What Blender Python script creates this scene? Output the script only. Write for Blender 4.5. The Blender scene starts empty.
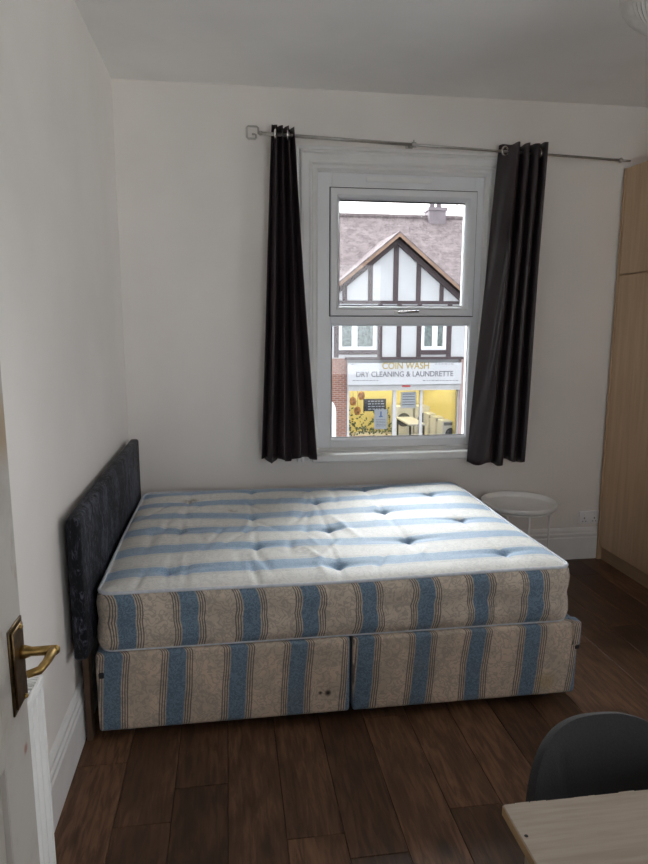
import bpy, bmesh, math, random
import numpy as np
from mathutils import Vector, Matrix

random.seed(7)
rng = np.random.default_rng(7)
scene = bpy.context.scene
COL = scene.collection

# ------------------------------------------------------------------ camera
CAM = (0.5902, -3.9584, 1.5815)
YAW, PITCH, ROLL, FPX = 0.1462, 0.1670, 0.0023, 655.18
_F = Vector((math.sin(YAW) * math.cos(PITCH), math.cos(YAW) * math.cos(PITCH), -math.sin(PITCH)))
_R = Vector((math.cos(YAW), -math.sin(YAW), 0))
_U = _R.cross(_F)
_R2 = _R * math.cos(ROLL) + _U * math.sin(ROLL)
_U2 = _U * math.cos(ROLL) - _R * math.sin(ROLL)
cd = bpy.data.cameras.new('camera')
cd.sensor_fit = 'VERTICAL'
cd.sensor_height = 36.0
cd.lens = 36.0 * FPX / 864.0
cd.clip_start = 0.02
cd.clip_end = 300
co = bpy.data.objects.new('camera', cd)
COL.objects.link(co)
m = Matrix(((_R2.x, _U2.x, -_F.x), (_R2.y, _U2.y, -_F.y), (_R2.z, _U2.z, -_F.z))).to_4x4()
m.translation = Vector(CAM)
co.matrix_world = m
scene.camera = co


def at(u, v, Y):
    """photograph pixel -> point on the plane y = Y (used to survey the building over the road)"""
    d = _F * FPX + _R2 * (u - 324) - _U2 * (v - 432)
    t = (Y - CAM[1]) / d.y
    return Vector(CAM) + d * t


# ------------------------------------------------------------------ sky and exposure
SKY = 2.4
SUN = 20.0
w = bpy.data.worlds.new('overcast_sky')
scene.world = w
w.use_nodes = True
bg = w.node_tree.nodes['Background']
bg.inputs['Color'].default_value = (0.98, 0.975, 1.0, 1)
bg.inputs['Strength'].default_value = SKY
scene.view_settings.view_transform = 'Standard'
scene.view_settings.look = 'None'
scene.view_settings.gamma = 1.0
scene.view_settings.use_curve_mapping = False
scene.view_settings.exposure = 0.54
try:
    scene.cycles.diffuse_bounces = 8
    scene.cycles.max_bounces = 16
    scene.cycles.transparent_max_bounces = 16
    scene.cycles.use_denoising = True
    scene.cycles.caustics_reflective = False
except Exception:
    pass
# very soft sun added beyond the building over the road to brighten the room
sl = bpy.data.lights.new('added_soft_sun', 'SUN')
sl.energy = SUN
sl.angle = math.radians(90)
sl.color = (.93, .97, 1.0)
sun = bpy.data.objects.new('added_soft_sun', sl)
COL.objects.link(sun)
sun.location = (4, 12, 14)
sun.rotation_euler = Vector((.10, -.78, -.52)).to_track_quat('-Z', 'Y').to_euler()
# daylight enters by the window: a light portal (emits nothing itself) guides the sampling of the sky
pl = bpy.data.lights.new('window_portal', 'AREA')
pl.shape = 'RECTANGLE'
pl.size, pl.size_y = 1.0, 1.65
pl.cycles.is_portal = True
po = bpy.data.objects.new('window_portal', pl)
COL.objects.link(po)
po.location = (1.66, 0.18, 1.62)
po.rotation_euler = (math.radians(-90), 0, 0)
pl2 = pl.copy()
pl2.size, pl2.size_y = 1.78, 1.78
po2 = bpy.data.objects.new('added_side_portal', pl2)  # guides sampling through the added right-wall window
COL.objects.link(po2)
po2.location = (3.73, -2.70, 1.60)
po2.rotation_euler = (0, math.radians(90), 0)
pl3 = pl.copy()
pl3.size, pl3.size_y = 1.98, 1.68
po3 = bpy.data.objects.new('added_rear_portal', pl3)  # guides sampling through the added window behind the camera
COL.objects.link(po3)
po3.location = (1.9, -5.44, 1.60)
po3.rotation_euler = (math.radians(90), 0, 0)


# ------------------------------------------------------------------ helpers
def tag(o, label=None, cat=None, group=None, kind=None):
    if label: o['label'] = label
    if cat: o['category'] = cat
    if group: o['group'] = group
    if kind: o['kind'] = kind
    return o


def thing(name, loc, label, cat, group=None):
    o = bpy.data.objects.new(name, None)
    o.empty_display_size = 0.1
    COL.objects.link(o)
    o.location = loc
    return tag(o, label, cat, group)


def wloc(o):
    v = Vector(o.location)
    while o.parent:
        o = o.parent
        v += Vector(o.location)
    return v


def obj(name, bm, mat, parent=None, smooth=False, origin=None, mats=None, autosmooth=None):
    """bm is modelled in world coordinates; the object is placed at its parent's base (or at origin)"""
    me = bpy.data.meshes.new(name)
    off = wloc(parent) if parent else Vector((0, 0, 0))
    loc = Vector((0, 0, 0))
    if origin is not None:
        loc = Vector(origin) - off
        off = Vector(origin)
    bmesh.ops.translate(bm, verts=bm.verts, vec=-off)
    bmesh.ops.recalc_face_normals(bm, faces=bm.faces)
    bm.to_mesh(me)
    bm.free()
    for mt in (mats or [mat]):
        me.materials.append(mt)
    if smooth or autosmooth:
        me.polygons.foreach_set('use_smooth', [True] * len(me.polygons))
        if autosmooth:
            me.set_sharp_from_angle(angle=math.radians(autosmooth))
    o = bpy.data.objects.new(name, me)
    COL.objects.link(o)
    o.location = loc
    if parent: o.parent = parent
    return o


def box(bm, x0, x1, y0, y1, z0, z1, bev=0.0, seg=2, mi=0):
    r = bmesh.ops.create_cube(bm, size=1.0)
    vs = r['verts']
    for v in vs:
        v.co = Vector((x0 + (v.co.x + .5) * (x1 - x0), y0 + (v.co.y + .5) * (y1 - y0), z0 + (v.co.z + .5) * (z1 - z0)))
    if bev:
        es = list({e for v in vs for e in v.link_edges})
        bmesh.ops.bevel(bm, geom=es, offset=bev, segments=seg, affect='EDGES', profile=.5)
    return bm


def B(*a, **k):
    return box(bmesh.new(), *a, **k)


def tube(bm, pts, r, n=10, cap=True, closed=False):
    """round tube along a poly line; r may be a list"""
    P = [Vector(p) for p in pts]
    R = r if isinstance(r, (list, tuple)) else [r] * len(P)
    rings = []
    ref = None
    N = len(P)
    for i, p in enumerate(P):
        if closed:
            d = (P[(i + 1) % N] - P[i - 1]).normalized()
        else:
            d = (P[min(i + 1, N - 1)] - P[max(i - 1, 0)]).normalized()
        if ref is None:
            ref = Vector((0, 0, 1)) if abs(d.z) < .9 else Vector((1, 0, 0))
        a = (ref - d * ref.dot(d))
        if a.length < 1e-6:
            a = d.orthogonal()
        a.normalize()
        b = d.cross(a)
        ref = a
        rings.append([bm.verts.new(p + (a * math.cos(2 * math.pi * k / n) + b * math.sin(2 * math.pi * k / n)) * R[i]) for k in range(n)])
    M = N if closed else N - 1
    for i in range(M):
        A, Bq = rings[i], rings[(i + 1) % N]
        for k in range(n):
            bm.faces.new((A[k], A[(k + 1) % n], Bq[(k + 1) % n], Bq[k]))
    if cap and not closed:
        bm.faces.new(list(reversed(rings[0])))
        bm.faces.new(rings[-1])
    return bm


def T(*a, **k):
    return tube(bmesh.new(), *a, **k)


def lathe(bm, c, prof, n=32, axis='z'):
    """prof: list of (radius, height)"""
    c = Vector(c)
    rings = []
    for (r, h) in prof:
        if r < 1e-6:
            rings.append([bm.verts.new(c + Vector((0, 0, h)))])
        else:
            rings.append([bm.verts.new(c + Vector((r * math.cos(2 * math.pi * k / n), r * math.sin(2 * math.pi * k / n), h))) for k in range(n)])
    for A, Bq in zip(rings, rings[1:]):
        for k in range(n):
            k2 = (k + 1) % n
            if len(A) == 1 and len(Bq) == 1: continue
            if len(A) == 1: bm.faces.new((A[0], Bq[k2], Bq[k]))
            elif len(Bq) == 1: bm.faces.new((A[k], A[k2], Bq[0]))
            else: bm.faces.new((A[k], A[k2], Bq[k2], Bq[k]))
    return bm


def rect_sweep(bm, x0, x1, z0, z1, prof, closed=True, cap_profile=True):
    """mitred frame in the xz plane. prof: closed list of (inset, y). closed False leaves the bottom side out"""
    rings = []
    for (d, y) in prof:
        if closed:
            q = [(x0 + d, z0 + d), (x0 + d, z1 - d), (x1 - d, z1 - d), (x1 - d, z0 + d)]
        else:
            q = [(x0 + d, z0), (x0 + d, z1 - d), (x1 - d, z1 - d), (x1 - d, z0)]
        rings.append([bm.verts.new((a, y, b)) for a, b in q])
    n = len(rings)
    for i in range(n):
        A, Bq = rings[i], rings[(i + 1) % n]
        for k in range(4 if closed else 3):
            k2 = (k + 1) % 4
            bm.faces.new((A[k], A[k2], Bq[k2], Bq[k]))
    if not closed:
        bm.faces.new([r[0] for r in rings])
        bm.faces.new([r[3] for r in reversed(rings)])
    return bm


def extrude_poly(bm, pts, vec):
    """prism: polygon pts (3d) pushed along vec"""
    A = [bm.verts.new(Vector(p)) for p in pts]
    Bq = [bm.verts.new(Vector(p) + Vector(vec)) for p in pts]
    n = len(A)
    bm.faces.new(A)
    bm.faces.new(list(reversed(Bq)))
    for i in range(n):
        j = (i + 1) % n
        bm.faces.new((A[j], A[i], Bq[i], Bq[j]))
    return bm


# ------------------------------------------------------------------ materials
class G:
    def __init__(self, name):
        self.m = bpy.data.materials.new(name)
        self.m.use_nodes = True
        self.t = self.m.node_tree
        self.b = self.t.nodes['Principled BSDF']
        self.out = self.t.nodes['Material Output']

    def n(self, typ, **props):
        nd = self.t.nodes.new(typ)
        for k, v in props.items(): setattr(nd, k, v)
        return nd

    def put(self, sock, v):
        if v is None: return
        if hasattr(v, 'is_output'): self.t.links.new(v, sock)
        elif isinstance(v, (tuple, list)):
            if len(v) == 3 and len(sock.default_value) == 4: v = tuple(v) + (1,)
            sock.default_value = v
        else: sock.default_value = v

    def math(self, op, a, b=None, c=None, clamp=False):
        nd = self.n('ShaderNodeMath', operation=op, use_clamp=clamp)
        for i, v in enumerate((a, b, c)): self.put(nd.inputs[i], v)
        return nd.outputs[0]

    def mix(self, f, a, b, mode='MIX'):
        nd = self.n('ShaderNodeMix', data_type='RGBA', blend_type=mode)
        self.put(nd.inputs[0], f); self.put(nd.inputs[6], a); self.put(nd.inputs[7], b)
        return nd.outputs[2]

    def ramp(self, v, lo, hi, a=0.0, b=1.0):
        nd = self.n('ShaderNodeMapRange', interpolation_type='SMOOTHSTEP')
        self.put(nd.inputs[0], v); self.put(nd.inputs[1], lo); self.put(nd.inputs[2], hi)
        self.put(nd.inputs[3], a); self.put(nd.inputs[4], b)
        return nd.outputs[0]

    def pos(self, kind='pos', scale=(1, 1, 1)):
        if kind == 'pos': s = self.n('ShaderNodeNewGeometry').outputs['Position']
        else: s = self.n('ShaderNodeTexCoord').outputs['Object']
        if tuple(scale) == (1, 1, 1): return s
        mp = self.n('ShaderNodeMapping')
        self.put(mp.inputs['Vector'], s); mp.inputs['Scale'].default_value = scale
        return mp.outputs[0]

    def xyz(self, s):
        nd = self.n('ShaderNodeSeparateXYZ'); self.put(nd.inputs[0], s); return nd.outputs

    def noise(self, vec, scale=5, detail=3, rough=.5, dist=0.0, col=False):
        nd = self.n('ShaderNodeTexNoise')
        self.put(nd.inputs['Vector'], vec); nd.inputs['Scale'].default_value = scale
        nd.inputs['Detail'].default_value = detail; nd.inputs['Roughness'].default_value = rough
        nd.inputs['Distortion'].default_value = dist
        return nd.outputs['Color' if col else 'Fac']

    def bump(self, h, strength=.2, dist=.01):
        nd = self.n('ShaderNodeBump'); nd.inputs['Strength'].default_value = strength
        nd.inputs['Distance'].default_value = dist
        self.put(nd.inputs['Height'], h); self.t.links.new(nd.outputs[0], self.b.inputs['Normal'])

    def set(self, **k):
        names = dict(col='Base Color', rough='Roughness', metal='Metallic', spec='Specular IOR Level',
                     sheen='Sheen Weight', sheenr='Sheen Roughness', coat='Coat Weight', em='Emission Color', ems='Emission Strength')
        for a, v in k.items(): self.put(self.b.inputs[names[a]], v)
        return self


def paint(name, col, rough=.6, var=.06, scale=4, bump=.05, bscale=120, spec=.3, metal=0.0):
    g = G(name)
    p = g.pos()
    nz = g.noise(p, scale, 4)
    c = g.mix(g.ramp(nz, .3, .7), tuple(x * (1 - var) for x in col), tuple(min(1, x * (1 + var)) for x in col))
    g.set(col=c, rough=rough, spec=spec, metal=metal)
    if bump: g.bump(g.noise(p, bscale, 2), bump, .002)
    return g.m


M = {}
M['wall'] = paint('wall_paint', (.875, .84, .805), .75, .03, 1.6, .12, 60)
M['ceiling'] = paint('ceiling_paint', (.93, .915, .90), .8, .03, 2, .1, 40)
M['gloss'] = paint('white_gloss_paint', (.85, .845, .835), .4, .03, 8, .03, 60)
M['upvc'] = paint('white_plastic_frame', (.87, .88, .90), .3, .01, 5, 0)
M['white_metal'] = paint('white_powder_coat', (.90, .90, .89), .35, .02, 10, 0)
M['gasket'] = paint('black_gasket', (.05, .05, .055), .6, .05, 10, 0)
M['steel'] = paint('brushed_rod_metal', (.55, .53, .50), .35, .08, 30, 0, metal=1.0)
M['chrome'] = paint('bright_eyelet_metal', (.72, .71, .70), .22, .03, 30, 0, metal=1.0)
M['brass'] = paint('aged_brass', (.42, .28, .10), .38, .25, 60, .1, 200, metal=1.0)
M['dkbrass'] = paint('tarnished_brass', (.16, .105, .05), .38, .3, 60, .1, 200, metal=1.0)
M['black'] = paint('black_plastic', (.02, .02, .022), .5, .1, 20, 0)
M['dark_metal'] = paint('dark_leg_metal', (.03, .03, .032), .4, .1, 20, 0)
M['strut'] = paint('rough_strut_wood', (.09, .055, .035), .7, .3, 12, .2, 80)
M['castor'] = paint('grey_castor', (.06, .06, .06), .5, .1, 20, 0)


def m_glass():
    g = G('window_glass')
    t = g.t
    tr = g.n('ShaderNodeBsdfTransparent'); tr.inputs[0].default_value = (.97, .98, .98, 1)
    gl = g.n('ShaderNodeBsdfGlossy'); gl.inputs['Roughness'].default_value = .02
    fr = g.n('ShaderNodeFresnel'); fr.inputs[0].default_value = 1.45
    mx = g.n('ShaderNodeMixShader')
    t.links.new(fr.outputs[0], mx.inputs[0]); t.links.new(tr.outputs[0], mx.inputs[1]); t.links.new(gl.outputs[0], mx.inputs[2])
    t.links.new(mx.outputs[0], g.out.inputs[0])
    t.nodes.remove(g.b)
    return g.m


M['glass'] = m_glass()


def m_plank():
    g = G('dark_rustic_oak_laminate')
    oi = g.n('ShaderNodeObjectInfo').outputs['Random']
    p = g.pos()
    sh = g.n('ShaderNodeVectorMath', operation='ADD')
    cmb = g.n('ShaderNodeCombineXYZ')
    g.put(cmb.inputs[0], g.math('MULTIPLY', oi, 31.7)); g.put(cmb.inputs[1], g.math('MULTIPLY', oi, 17.3))
    g.put(sh.inputs[0], p); g.put(sh.inputs[1], cmb.outputs[0])
    mp = g.n('ShaderNodeMapping'); g.put(mp.inputs[0], sh.outputs[0]); mp.inputs['Scale'].default_value = (1, .13, 1)
    grain = g.noise(mp.outputs[0], 55, 5, .6, .6)
    mp2 = g.n('ShaderNodeMapping'); g.put(mp2.inputs[0], sh.outputs[0]); mp2.inputs['Scale'].default_value = (1, .35, 1)
    blot = g.noise(mp2.outputs[0], 7, 3, .55, .8)
    c = g.mix(g.ramp(grain, .3, .72), (.066, .032, .017), (.185, .097, .053))
    c = g.mix(g.ramp(blot, .38, .75, 0, .75), c, (.05, .026, .015))
    tone = g.ramp(oi, 0, 1, .62, 1.25)
    hs = g.n('ShaderNodeHueSaturation'); g.put(hs.inputs['Color'], c); g.put(hs.inputs['Value'], tone)
    # knots
    vo = g.n('ShaderNodeTexVoronoi'); g.put(vo.inputs['Vector'], mp2.outputs[0]); vo.inputs['Scale'].default_value = 5.0
    kn = g.math('MULTIPLY', g.ramp(vo.outputs['Distance'], .03, .13, 1, 0), .7)
    c2 = g.mix(kn, hs.outputs[0], (.025, .014, .01))
    g.set(col=c2, rough=g.ramp(grain, .2, .8, .42, .56), spec=.4)
    g.bump(grain, .12, .002)
    return g.m


M['plank'] = m_plank()
M['subfloor'] = paint('dark_joint', (.03, .018, .012), .8, .1, 5, 0)


def m_wood(name, a, b, axis='z', scale=30, rough=.45):
    g = G(name)
    s = {'z': (1, 1, .07), 'x': (.07, 1, 1), 'y': (1, .07, 1)}[axis]
    p = g.pos('pos', s)
    gr = g.noise(p, scale, 5, .6, .4)
    c = g.mix(g.ramp(gr, .3, .7), a, b)
    g.set(col=c, rough=rough, spec=.35)
    g.bump(gr, .05, .001)
    return g.m


M['beech'] = m_wood('wardrobe_beech_foil', (.52, .36, .225), (.62, .445, .29), 'z', 26, .42)
M['plinth'] = m_wood('wardrobe_plinth_foil', (.34, .23, .14), (.42, .29, .18), 'y', 26, .5)
M['desk'] = m_wood('desk_oak_foil', (.335, .268, .21), (.40, .33, .268), 'x', 110, .5)
M['desk_edge'] = m_wood('desk_edge_foil', (.34, .22, .11), (.42, .28, .15), 'y', 30, .5)


def stripes(g, c, period, phase, w, e=.0035):
    """distance from the nearest stripe centre, and the blue mask"""
    u = g.math('DIVIDE', g.math('SUBTRACT', c, phase), period)
    fr = g.math('FRACT', g.math('ADD', u, .5))
    d = g.math('MULTIPLY', g.math('ABSOLUTE', g.math('SUBTRACT', fr, .5)), period)
    return d, g.ramp(d, w / 2 - e, w / 2 + e, 1, 0)


def line(g, d, at_, w):
    return g.ramp(g.math('ABSOLUTE', g.math('SUBTRACT', d, at_)), w * .35, w * .75, 1, 0)


def scroll(g, p, scale, width=.03):
    nz = g.noise(p, scale, 1.5, .45, 1.6)
    k = g.math('ABSOLUTE', g.math('SUBTRACT', g.math('FRACT', g.math('MULTIPLY', nz, 3.0)), .5))
    return g.ramp(k, width, width * 2.6, 1, 0)


def spot(g, p, c, r, soft=1.8):
    vm = g.n('ShaderNodeVectorMath', operation='DISTANCE')
    g.put(vm.inputs[0], p); g.put(vm.inputs[1], c)
    return g.ramp(vm.outputs['Value'], r * .4, r * soft, 1, 0)


def m_ticking_side(name, kind):
    """striped damask ticking on the upright sides: blue bands with dark pin stripes on tan"""
    g = G(name)
    p = g.pos()
    X = g.xyz(p)
    x = g.math('ADD', X[0], g.math('MULTIPLY', X[1], 1.0))   # also bands the end faces
    x = g.math('ADD', x, 1.607)
    wob = g.math('MULTIPLY', g.math('SUBTRACT', g.noise(p, 6, 2), .5), .014)
    x = g.math('ADD', x, wob)
    if kind == 'mattress':
        d, blue = stripes(g, x, .2285, .202, .064)
        tan_a, tan_b = (.62, .53, .43), (.51, .44, .36)
        bl_a, bl_b = (.165, .245, .33), (.095, .145, .205)
    else:
        x = g.math('SUBTRACT', x, g.math('MULTIPLY', g.math('SUBTRACT', X[2], .18), .075))
        ph = .137 if kind == 'base_a' else 1.096
        d, blue = stripes(g, x, .2315, ph, .066)
        tan_a, tan_b = (.60, .475, .37), (.49, .405, .32)
        bl_a, bl_b = (.155, .225, .30), (.088, .132, .185)
    sc = scroll(g, p, 30, .09)
    med = g.noise(p, 14, 2)
    c = g.mix(g.ramp(med, .40, .60), tan_a, tan_b)
    c = g.mix(g.math('MULTIPLY', sc, .5), c, (.27, .25, .225))
    bc = g.mix(g.math('MULTIPLY', scroll(g, p, 55, .10), .8), bl_a, bl_b)
    c = g.mix(blue, c, bc)
    for q in (.0385, .0475, .0565):
        c = g.mix(g.math('MULTIPLY', line(g, d, q, .0042), .8), c, (.07, .062, .065))
    if kind == 'base_a':
        c = g.mix(spot(g, p, (.955, -1.607, .135), .010), c, (.02, .018, .016))
        c = g.mix(spot(g, p, (.925, -1.607, .137), .006), c, (.03, .025, .02))
    if kind == 'base_b':
        c = g.mix(g.math('MULTIPLY', spot(g, p, (1.87, -1.607, .11), .035), .5), c, (.30, .22, .08))
    dirt = g.noise(p, 4, 4, .6)
    c = g.mix(g.math('MULTIPLY', g.ramp(dirt, .5, .8), .25), c, (.22, .17, .12))
    g.set(col=c, rough=.75, spec=.25, sheen=.15)
    g.bump(g.noise(p, 400, 2), .15, .001)
    return g.m


def m_ticking_top():
    g = G('striped_damask_mattress_top')
    p = g.pos()
    X = g.xyz(p)
    y = g.math('ADD', X[1], g.math('MULTIPLY', g.math('SUBTRACT', g.noise(p, 5, 2), .5), .02))
    d, blue = stripes(g, y, .2400, -1.190, .094, .005)
    white = (.82, .81, .775)
    c = g.mix(g.math('MULTIPLY', scroll(g, p, 26, .09), .30), white, (.50, .515, .51))
    bc = g.mix(g.math('MULTIPLY', scroll(g, p, 50, .10), .6), (.29, .43, .59), (.45, .57, .71))
    c = g.mix(blue, c, bc)
    for q in (.055, .064):
        c = g.mix(g.math('MULTIPLY', line(g, d, q, .005), .35), c, (.33, .36, .40))
    for (cc, r, k) in (((.372, -.395, .6), .035, .75), ((.60, -.62, .6), .022, .55), ((.90, -1.27, .6), .06, .30),
                       ((.97, -1.05, .6), .05, .25), ((.36, -.93, .6), .05, .2)):
        nz = g.noise(p, 40, 3)
        c = g.mix(g.math('MULTIPLY', g.math('MULTIPLY', spot(g, p, cc, r), k), g.ramp(nz, .3, .6)), c, (.22, .16, .09))
    yell = g.noise(p, 2.2, 3)
    c = g.mix(g.math('MULTIPLY', g.ramp(yell, .5, .75), .25), c, (.50, .43, .32))
    g.set(col=c, rough=.65, spec=.3, sheen=.2)
    g.bump(g.math('ADD', g.noise(p, 300, 2), g.math('MULTIPLY', scroll(g, p, 26, .09), .6)), .18, .0015)
    return g.m


M['tick_side'] = m_ticking_side('striped_ticking_mattress_side', 'mattress')
M['tick_a'] = m_ticking_side('striped_ticking_base_near_headboard', 'base_a')
M['tick_b'] = m_ticking_side('striped_ticking_base_foot', 'base_b')
M['tick_top'] = m_ticking_top()
M['piping'] = paint('pale_blue_piping_tape', (.60, .63, .68), .7, .08, 60, .1, 300)


def m_velvet():
    g = G('crushed_charcoal_velvet')
    p = g.pos('pos', (1, 1, .45))
    nz = g.noise(p, 42, 5, .72, 1.6)
    big = g.noise(p, 5, 3, .6, .5)
    k = g.ramp(g.math('ADD', g.math('MULTIPLY', nz, .75), g.math('MULTIPLY', big, .45)), .54, .72)
    c = g.mix(k, (.006, .007, .010), (.105, .112, .148))  # highlights of the crushed pile painted into the colour as paler blotches
    g.set(col=c, rough=.6, spec=.2, sheen=.0)
    g.bump(nz, .5, .006)
    return g.m


M['velvet'] = m_velvet()


def m_curtain():
    g = G('dark_plum_satin')
    p = g.pos()
    wv = g.noise(p, 500, 2)
    c = g.mix(g.noise(p, 6, 3), (.022, .015, .018), (.038, .026, .030))
    g.set(col=c, rough=.40, spec=.5, sheen=.0)
    g.bump(g.math('ADD', wv, g.math('MULTIPLY', g.noise(p, 25, 3), 2.0)), .12, .002)
    return g.m


M['curtain'] = m_curtain()


def m_felt():
    g = G('grey_woven_fabric')
    p = g.pos()
    nz = g.noise(p, 260, 3, .7)
    c = g.mix(nz, (.021, .021, .022), (.050, .049, .051))
    g.set(col=c, rough=.85, spec=.2, sheen=.12)
    g.bump(nz, .4, .002)
    return g.m


M['felt'] = m_felt()


def m_door():
    g = G('worn_white_door_paint')
    p = g.pos()
    n1 = g.noise(p, 5, 5, .65)
    n2 = g.noise(g.pos('pos', (1, 1, .4)), 22, 4, .6)
    c = g.mix(g.ramp(n1, .45, .75), (.56, .53, .49), (.45, .41, .36))
    c = g.mix(g.math('MULTIPLY', g.ramp(n2, .60, .72), .5), c, (.35, .24, .14))
    c = g.mix(g.math('MULTIPLY', spot(g, p, (.2, -2.765, 1.40), .05), .8), c, (.42, .29, .16))
    c = g.mix(g.math('MULTIPLY', spot(g, p, (.2, -2.775, .79), .008), .8), c, (.30, .08, .05))
    g.set(col=c, rough=.45, spec=.35)
    g.bump(n2, .1, .002)
    return g.m


M['door'] = m_door()
M['shade'] = paint('white_pleated_paper', (.72, .70, .67), .8, .06, 30, .2, 90)

# outside
M['render'] = paint('off_white_render', (.50, .51, .525), .85, .06, .8, .15, 12)
M['timber'] = paint('dark_brown_timber', (.075, .058, .062), .8, .15, 3, .1, 20)
M['barge'] = paint('weathered_barge_board', (.25, .165, .12), .75, .15, 3, .1, 20)


def m_roof():
    g = G('mottled_plain_tiles')
    p = g.pos()
    X = g.xyz(p)
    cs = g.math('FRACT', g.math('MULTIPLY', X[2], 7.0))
    nz = g.noise(p, 3.2, 5, .7)
    nz2 = g.noise(p, 14, 3, .6)
    c = g.mix(g.ramp(nz, .35, .65), (.105, .087, .090), (.185, .158, .160))
    c = g.mix(g.math('MULTIPLY', g.ramp(nz2, .5, .7), .6), c, (.27, .25, .25))
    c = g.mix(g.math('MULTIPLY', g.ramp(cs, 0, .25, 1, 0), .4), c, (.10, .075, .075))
    g.set(col=c, rough=1.0, spec=.03)
    return g.m


M['roof'] = m_roof()


def m_brick():
    g = G('red_brick')
    p = g.pos()
    X = g.xyz(p)
    cmb = g.n('ShaderNodeCombineXYZ'); g.put(cmb.inputs[0], X[0]); g.put(cmb.inputs[1], X[2])
    br = g.n('ShaderNodeTexBrick')
    g.put(br.inputs['Vector'], cmb.outputs[0])
    br.inputs['Color1'].default_value = (.27, .105, .07, 1); br.inputs['Color2'].default_value = (.19, .08, .06, 1)
    br.inputs['Mortar'].default_value = (.33, .28, .25, 1)
    br.inputs['Scale'].default_value = 1.0; br.inputs['Mortar Size'].default_value = .012
    br.inputs['Brick Width'].default_value = .225; br.inputs['Row Height'].default_value = .075
    g.set(col=br.outputs[0], rough=.85, spec=.2)
    return g.m


M['brick'] = m_brick()
M['pot'] = paint('sooty_chimney_render', (.20, .175, .19), .9, .1, 3, .1, 20)
M['asphalt'] = paint('street_asphalt', (.10, .10, .105), .9, .15, 2, .1, 30)
M['paving'] = paint('grey_paving', (.26, .255, .25), .9, .1, 2, .1, 30)
M['concrete'] = paint('pale_bounce_concrete', (.70, .69, .66), .9, .08, 2, .1, 30)  # for the unseen yard, kept very pale to bounce light indoors
M['stucco'] = paint('pale_grey_stucco', (.24, .245, .255), .9, .06, 1, .1, 20)
M['sign'] = paint('white_sign_panel', (.50, .51, .53), .5, .03, 1, 0)
M['gold'] = paint('gold_letter', (.36, .28, .10), .5, .05, 3, 0)
M['grey_letter'] = paint('grey_letter', (.17, .17, .185), .5, .05, 3, 0)
M['red_letter'] = paint('red_letter', (.42, .05, .05), .5, .05, 3, 0)
M['shop_yellow'] = paint('yellow_shop_wall', (.62, .53, .19), .7, .06, 1, 0)
M['shop_floor'] = paint('pale_shop_floor', (.45, .42, .36), .6, .1, 2, 0)
M['alu'] = paint('pale_aluminium_frame', (.52, .52, .53), .45, .05, 4, 0)
M['shutter'] = paint('grey_shutter_box', (.42, .42, .42), .6, .06, 4, 0)
M['machine'] = paint('white_enamel', (.62, .62, .62), .35, .04, 4, 0)
M['dark'] = paint('dark_board', (.035, .035, .04), .6, .1, 4, 0)
M['paper'] = paint('white_paper', (.66, .68, .74), .7, .03, 6, 0)
M['blue_ink'] = paint('blue_ink', (.16, .26, .55), .7, .03, 6, 0)
M['curtain_net'] = paint('net_curtain', (.42, .47, .46), .8, .25, 9, 0)
M['plant'] = paint('dusty_leaves', (.10, .14, .05), .7, .4, 9, 0)
M['orange'] = paint('orange_goods', (.60, .25, .05), .6, .3, 9, 0)
M['pilaster'] = paint('pinkish_pilaster', (.40, .30, .28), .8, .06, 2, .1, 20)
gt = G('fluorescent_tube'); gt.set(col=(1, .95, .8), em=(1, .93, .75), ems=16.0); M['lamp'] = gt.m

# ------------------------------------------------------------------ the room shell
XR, YF, CEIL = 3.64, -5.35, 2.882
WX0, WX1, WZ0, WZ1 = 1.105, 2.195, 0.765, 2.478      # window opening in the back wall


def structure(name, bm, mat, parent=None, **k):
    o = obj(name, bm, mat, parent, **k)
    if not parent: o['kind'] = 'structure'
    return o


fl = structure('floor', B(-.1, XR + .1, YF - .12, .0, -.14, -.009), M['subfloor'])
# planks: columns along the depth of the room
PW, PX0, PL = .1805, .0185 - .1805, 1.215
joint = {1: -1.73, 2: -2.046, 5: -2.171, 12: -1.297}
i = 0
x = PX0
cache = {}
while x < XR:
    xa, xb = max(x, .001) + .0009, min(x + PW, XR - .001) - .0009
    if xb - xa > .02:
        j = joint.get(i - 0, -((i * 0.437) % 1.0) * PL - .3)
        ys = sorted({round(j + k * PL, 4) for k in range(-4, 5)})
        for a, b in zip(ys, ys[1:]):
            ya, yb = max(a, YF) + .0009, min(b, -.001) - .0009
            if yb - ya < .03: continue
            key = (round(xb - xa, 4), round(yb - ya, 4))
            if key in cache:
                o = bpy.data.objects.new('plank', cache[key])
                COL.objects.link(o)
                o.location = (xa, ya, 0); o.parent = fl
            else:
                bm = bmesh.new()
                c = .0016
                lo = [(xa, ya), (xb, ya), (xb, yb), (xa, yb)]
                hi = [(xa + c, ya + c), (xb - c, ya + c), (xb - c, yb - c), (xa + c, yb - c)]
                v0 = [bm.verts.new((p[0], p[1], -.009)) for p in lo]
                v1 = [bm.verts.new((p[0], p[1], -.0014)) for p in lo]
                v2 = [bm.verts.new((p[0], p[1], 0)) for p in hi]
                for k in range(4):
                    k2 = (k + 1) % 4
                    bm.faces.new((v0[k], v0[k2], v1[k2], v1[k])); bm.faces.new((v1[k], v1[k2], v2[k2], v2[k]))
                bm.faces.new(v2); bm.faces.new(v0[::-1])
                o = obj('plank', bm, M['plank'], fl, origin=(xa, ya, 0))
                cache[key] = o.data
    x += PW
    i += 1

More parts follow.
